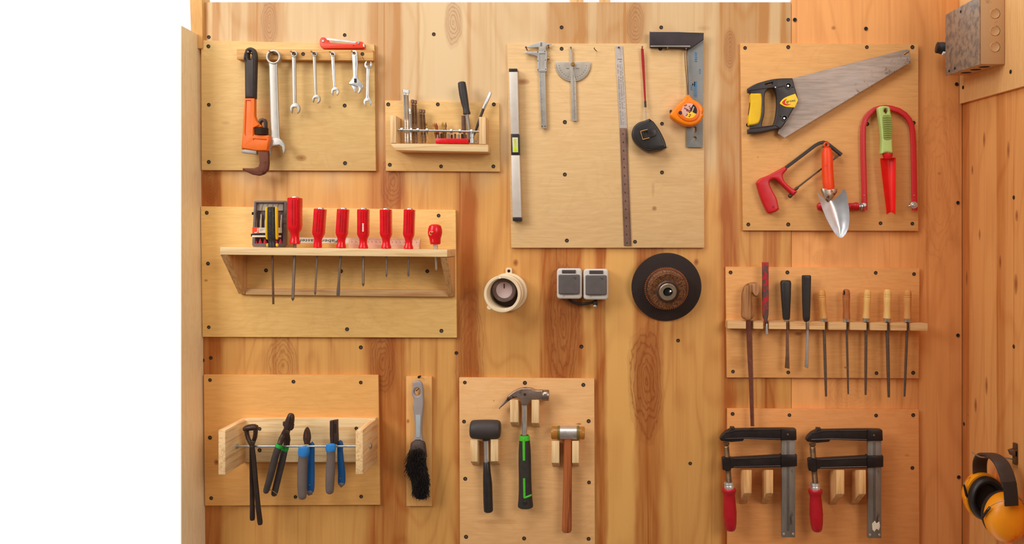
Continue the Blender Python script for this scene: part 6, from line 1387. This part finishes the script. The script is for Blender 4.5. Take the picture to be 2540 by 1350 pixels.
for fy, fz in ((.12, .06), (.48, .9), (.30, .04)):
    m = MB(); y = -(d0 + (d1 - d0) * fy); z = zb0 + (zt0 - zb0) * fz if fz > .1 else zb0 + .006
    m.lathe(Vector((XL - .0006, y, z)), (-1, 0, 0), [(0, .003), (.0015, .0028), (.002, .001)], 12)
    part('lid_screw', m, M_screw, ld)
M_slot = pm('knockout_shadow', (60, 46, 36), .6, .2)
for py in (34, 76.7, 116.7):
    s = D / (D - d1); x = (VX + (2467.3 - VX) / s) / 1000; z = CZ + (VY - py) / s / 1000
    m = MB(); cpt = Vector((x, -d1 + .0005, z)); m.lathe(cpt, (0, -1, 0), [(0, .0108), (.0012, .0108), (.0016, .0100), (.0012, .0094), (.0010, .0001)], 36); part('knockout', m, M_galv2, o)
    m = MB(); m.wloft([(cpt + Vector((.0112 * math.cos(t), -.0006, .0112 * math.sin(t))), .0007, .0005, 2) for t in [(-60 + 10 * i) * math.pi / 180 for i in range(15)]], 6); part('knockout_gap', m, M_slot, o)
for dd_ in (.100, .149, .190):
    zz = zb0 + (zb1 - zb0) * (dd_ - d0) / (d1 - d0); m = MB(); m.lathe(Vector((2.3515, -dd_, zz + .0012)), (0, .06, -1), [(0, .0115), (.0016, .0115), (.0016, .0001)], 30); part('knockout_hole', m, M_blind, o)
m = MB(); m.lathe(Vector((XL + .016, -.0350, CZ + (VY - 121) * S(.035) / 1000)), (-.75, .10, .1), [(0, .0145), (.020, .0145), (.022, .0135), (.029, .0135), (.030, .012)], 30); part('cable_gland', m, M_blackplas, o)
m = MB(); m.lathe(Vector((XL + .012, -.040, CZ + (VY - 133) * S(.035) / 1000)), (-.8, 0, 0), [(0, .0045), (.014, .0045)], 14); part('white_cable', m, M_white, o)
m = MB(); m.wbox((XL + .01, -d0 - .002, CZ + .43), (XL + .03, -.03, CZ + .455), .002); part('gland_neck', m, M_blackplas, o)

# ear muffs
M_muff = pm('muff_orange', (244, 150, 22), .4, 0, .06, 14, ((228, 104, 24), .58, 9)); M_foam = pm('muff_black', (40, 32, 29), .45, 0, .15)
M_band = pm('headband_leather', (66, 52, 45), .5, 0, .2, 30)
o = thing('ear_muffs', 'orange ear muffs with a black headband hanging on a wire hook', 'ear muffs', P(2480, 1343, .27))
cn = P(2490, 1281, .275); cf = P(2440, 1232, .185)
def cup(c, sgn, name, rx, rz):
    """sgn -1: dome faces the viewer"""
    m = MB(); Y = Vector((0, sgn, 0)); nn = 44; rings = []
    prof = [(-.004, .97), (0, 1.0), (.010, 1.0), (.020, .95), (.028, .85), (.034, .68), (.038, .45), (.0395, .2), (.0398, .01)]
    for t, k in prof: rings.append([m.bm.verts.new(c + Y * t + Vector((math.cos(2 * math.pi * i / nn) * rx * k, 0, math.sin(2 * math.pi * i / nn) * rz * k))) for i in range(nn)])
    for a, b in zip(rings, rings[1:]):
        for i in range(nn): m.bm.faces.new((a[i], a[(i + 1) % nn], b[(i + 1) % nn], b[i]))
    m.bm.faces.new(rings[0]); m.bm.faces.new(rings[-1])
    cp = part(name, m, M_muff, o)
    m = MB(); rings = []
    for j in range(13):
        a = 2 * math.pi * j / 13; k = .78 + .17 * math.cos(a); t = -.014 + .012 * math.sin(a)
        rings.append([m.bm.verts.new(c + Y * t + Vector((math.cos(2 * math.pi * i / nn) * rx * k, 0, math.sin(2 * math.pi * i / nn) * rz * k))) for i in range(nn)])
    for a, b in zip(rings, rings[1:] + rings[:1]):
        for i in range(nn): m.bm.faces.new((a[i], a[(i + 1) % nn], b[(i + 1) % nn], b[i]))
    m.lathe(c + Y * -.006, (0, -sgn, 0), [(0, .030), (.004, .030), (.005, .026), (.005, .0001)], 30)
    part('cushion', m, M_foam, cp); return cp
cup(cn, -1, 'ear_cup', .0430, .0525); cup(cf, 1, 'ear_cup', .0430, .0525)
def band(pts, w, h, name, mat):
    m = MB(); q = []
    for i in range(len(pts) - 1):
        p0, p1, p2, p3 = pts[max(0, i - 1)], pts[i], pts[i + 1], pts[min(len(pts) - 1, i + 2)]
        for j in range(5):
            t = j / 5; q.append(tuple(.5 * (2 * p1[a] + (p2[a] - p0[a]) * t + (2 * p0[a] - 5 * p1[a] + 4 * p2[a] - p3[a]) * t * t + (3 * p1[a] - p0[a] - 3 * p2[a] + p3[a]) * t ** 3) for a in range(3)))
    q.append(pts[-1]); m.wloft([(P(*p), w, h, 5) for p in q], 16, side=(1, 0, 0)); return part(name, m, mat, o)
band([(2504, 1206, .318), (2496, 1176, .312), (2484, 1150, .300), (2470, 1135, .278), (2456, 1128, .252), (2444, 1127, .226), (2436, 1133, .203), (2431, 1145, .188), (2430, 1160, .178), (2431, 1182, .172)], .0158, .0030, 'headband', M_band)
band([(2503.5, 1196, .3185), (2507, 1225, .321), (2509, 1255, .321)], .0146, .0022, 'slider_end', M_blackplas)
band([(2431, 1175, .172), (2432, 1190, .170), (2434, 1210, .168)], .0140, .0022, 'slider_end', M_blackplas)
m = MB(); m.tube([(2492, 1243, .322), (2472, 1248, .318), (2457, 1257, .308), (2450, 1264, .300)], .8, 8, 4); m.tube([(2524, 1243, .322), (2536, 1246, .318), (2548, 1254, .308)], .8, 8, 4); part('wire_fork', m, M_zinc, o)
m = MB(); m.loft([(2455, 1259, .302, 3.2, 3), (2446, 1271, .292, 3.4, 3), (2436, 1286, .284, 3, 3)], 10); part('wire_clip', m, M_blackplas, o)
m = MB(); m.tube([(2416, 1183, .172), (2407, 1184, .178), (2399, 1189, .185), (2393, 1196, .19), (2391.5, 1203, .192)], .8, 8, 4); part('wire_fork', m, M_zinc, o)
m = MB(); m.loft([(2391, 1203, .192, 2.6, 3), (2397, 1228, .188, 3.2, 3), (2404, 1253, .182, 3.4, 3)], 10); part('wire_clip', m, M_blackplas, o)
# wire hook and bracket on the right wall
o = thing('wall_hook', 'rusty metal bracket with a long wire hook on the right wall', 'hook', Vector((2.387, -.26, CZ - .50)))
s = D / (D - .255)
def PW(px, py, d): return P(px, py, d)
m = MB(); q = lambda py, y: Vector((2.3872, y, CZ + (VY - py) / s / 1000))
for a, b, w in ((1097, 1112, .010), (1114, 1150, .012)):
    za, zb_ = q(a, 0).z, q(b, 0).z
    m.wbox((2.3805, -.262 - w / 2, zb_), (2.3868, -.262 + w / 2, za), .0015)
m.solid8([Vector(v) for v in ((2.372, -.268, q(1116, 0).z), (2.386, -.268, q(1111, 0).z), (2.386, -.268, q(1131, 0).z), (2.376, -.268, q(1128, 0).z), (2.372, -.252, q(1116, 0).z), (2.386, -.252, q(1111, 0).z), (2.386, -.252, q(1131, 0).z), (2.376, -.252, q(1128, 0).z))], .001)
part('bracket', m, pm('hook_rust', (104, 74, 54), .55, .5, .25, 50), o)
m = MB(); m.tube([(2513, 1141, .258), (2504, 1138, .258), (2480, 1135.5, .262), (2447, 1135, .262), (2430, 1133.5, .262), (2411, 1122, .262)], 1.6, 10, 4); part('wire', m, M_zinc, o)
WORLD_LEFT = (.33, .318, .30); WORLD_RIGHT = (.20, .172, .148); WORLD_LOW = (.165, .125, .095); EXPO = -0.12
AREAS = [('roof_light', (.6, -1.8, 3.7), (1.0, 0, .7), 2.2, 1.5, 66, (1, .98, .94)),
         ('left_window', (-1.2, -2.4, 2.2), (1.0, 0, .4), 1.5, 1.5, 70, (1, .97, .93)),
         ('right_window', (3.3, -3.0, 1.8), (.7, 0, .4), 1.4, 1.4, 46, (1, .94, .86))]
# ================================================================ light and camera
world = bpy.data.worlds.new('World'); scene.world = world; world.use_nodes = True
wt = world.node_tree; wn, wl = wt.nodes, wt.links; bg = wn['Background']
tc = wn.new('ShaderNodeTexCoord'); sp = wn.new('ShaderNodeSeparateXYZ'); wl.new(tc.outputs['Generated'], sp.inputs[0])
def wm(op, a, b=None, c=None, cl=False):
    n = wn.new('ShaderNodeMath'); n.operation = op; n.use_clamp = cl
    for i, v in enumerate((a, b, c)):
        if v is None: continue
        if hasattr(v, 'is_output'): wl.new(v, n.inputs[i])
        else: n.inputs[i].default_value = v
    return n.outputs[0]
def wmix(f, a, b):
    n = wn.new('ShaderNodeMix'); n.data_type = 'RGBA'; wl.new(f, n.inputs[0])
    for s, v in ((n.inputs[6], a), (n.inputs[7], b)):
        if hasattr(v, 'is_output'): wl.new(v, s)
        else: s.default_value = (*v, 1)
    return n.outputs[2]
up = wm('MULTIPLY_ADD', sp.outputs[2], .8, .45, True)                 # overcast sky above, workshop below
lf = wm('MULTIPLY_ADD', sp.outputs[0], -.55, .5, True)                # open side to the left
room = wmix(lf, WORLD_RIGHT, WORLD_LEFT); room = wmix(up, WORLD_LOW, room)
beh = wm('MULTIPLY_ADD', sp.outputs[1], 4.0, .4, True)               # open white sky beyond the wall
wl.new(wmix(beh, room, (1.12, 1.12, 1.12)), bg.inputs[0]); bg.inputs[1].default_value = 1.0

def area(name, loc, target, sx, sy, energy, colr):
    l = bpy.data.lights.new(name, 'AREA'); l.shape = 'RECTANGLE'; l.size = sx; l.size_y = sy; l.energy = energy; l.color = colr
    o = bpy.data.objects.new(name, l); col.objects.link(o); o.location = loc
    o.rotation_euler = (Vector(target) - Vector(loc)).to_track_quat('-Z', 'Y').to_euler()
    return o
for a in AREAS: area(*a)

cam = bpy.data.cameras.new('camera'); co = bpy.data.objects.new('camera', cam); col.objects.link(co)
co.location = (VX / 1000, -D, CZ); co.rotation_euler = (math.pi / 2, 0, 0)
cam.sensor_width = 36; cam.sensor_fit = 'HORIZONTAL'; cam.lens = 36 * D / 2.54
cam.shift_x = -(VX - 1270) / 2540; cam.shift_y = -(675 - VY) / 2540
cam.clip_start = .05
scene.camera = co
scene.view_settings.view_transform = 'Standard'; scene.view_settings.look = 'None'
scene.view_settings.gamma = 1.0; scene.view_settings.exposure = EXPO
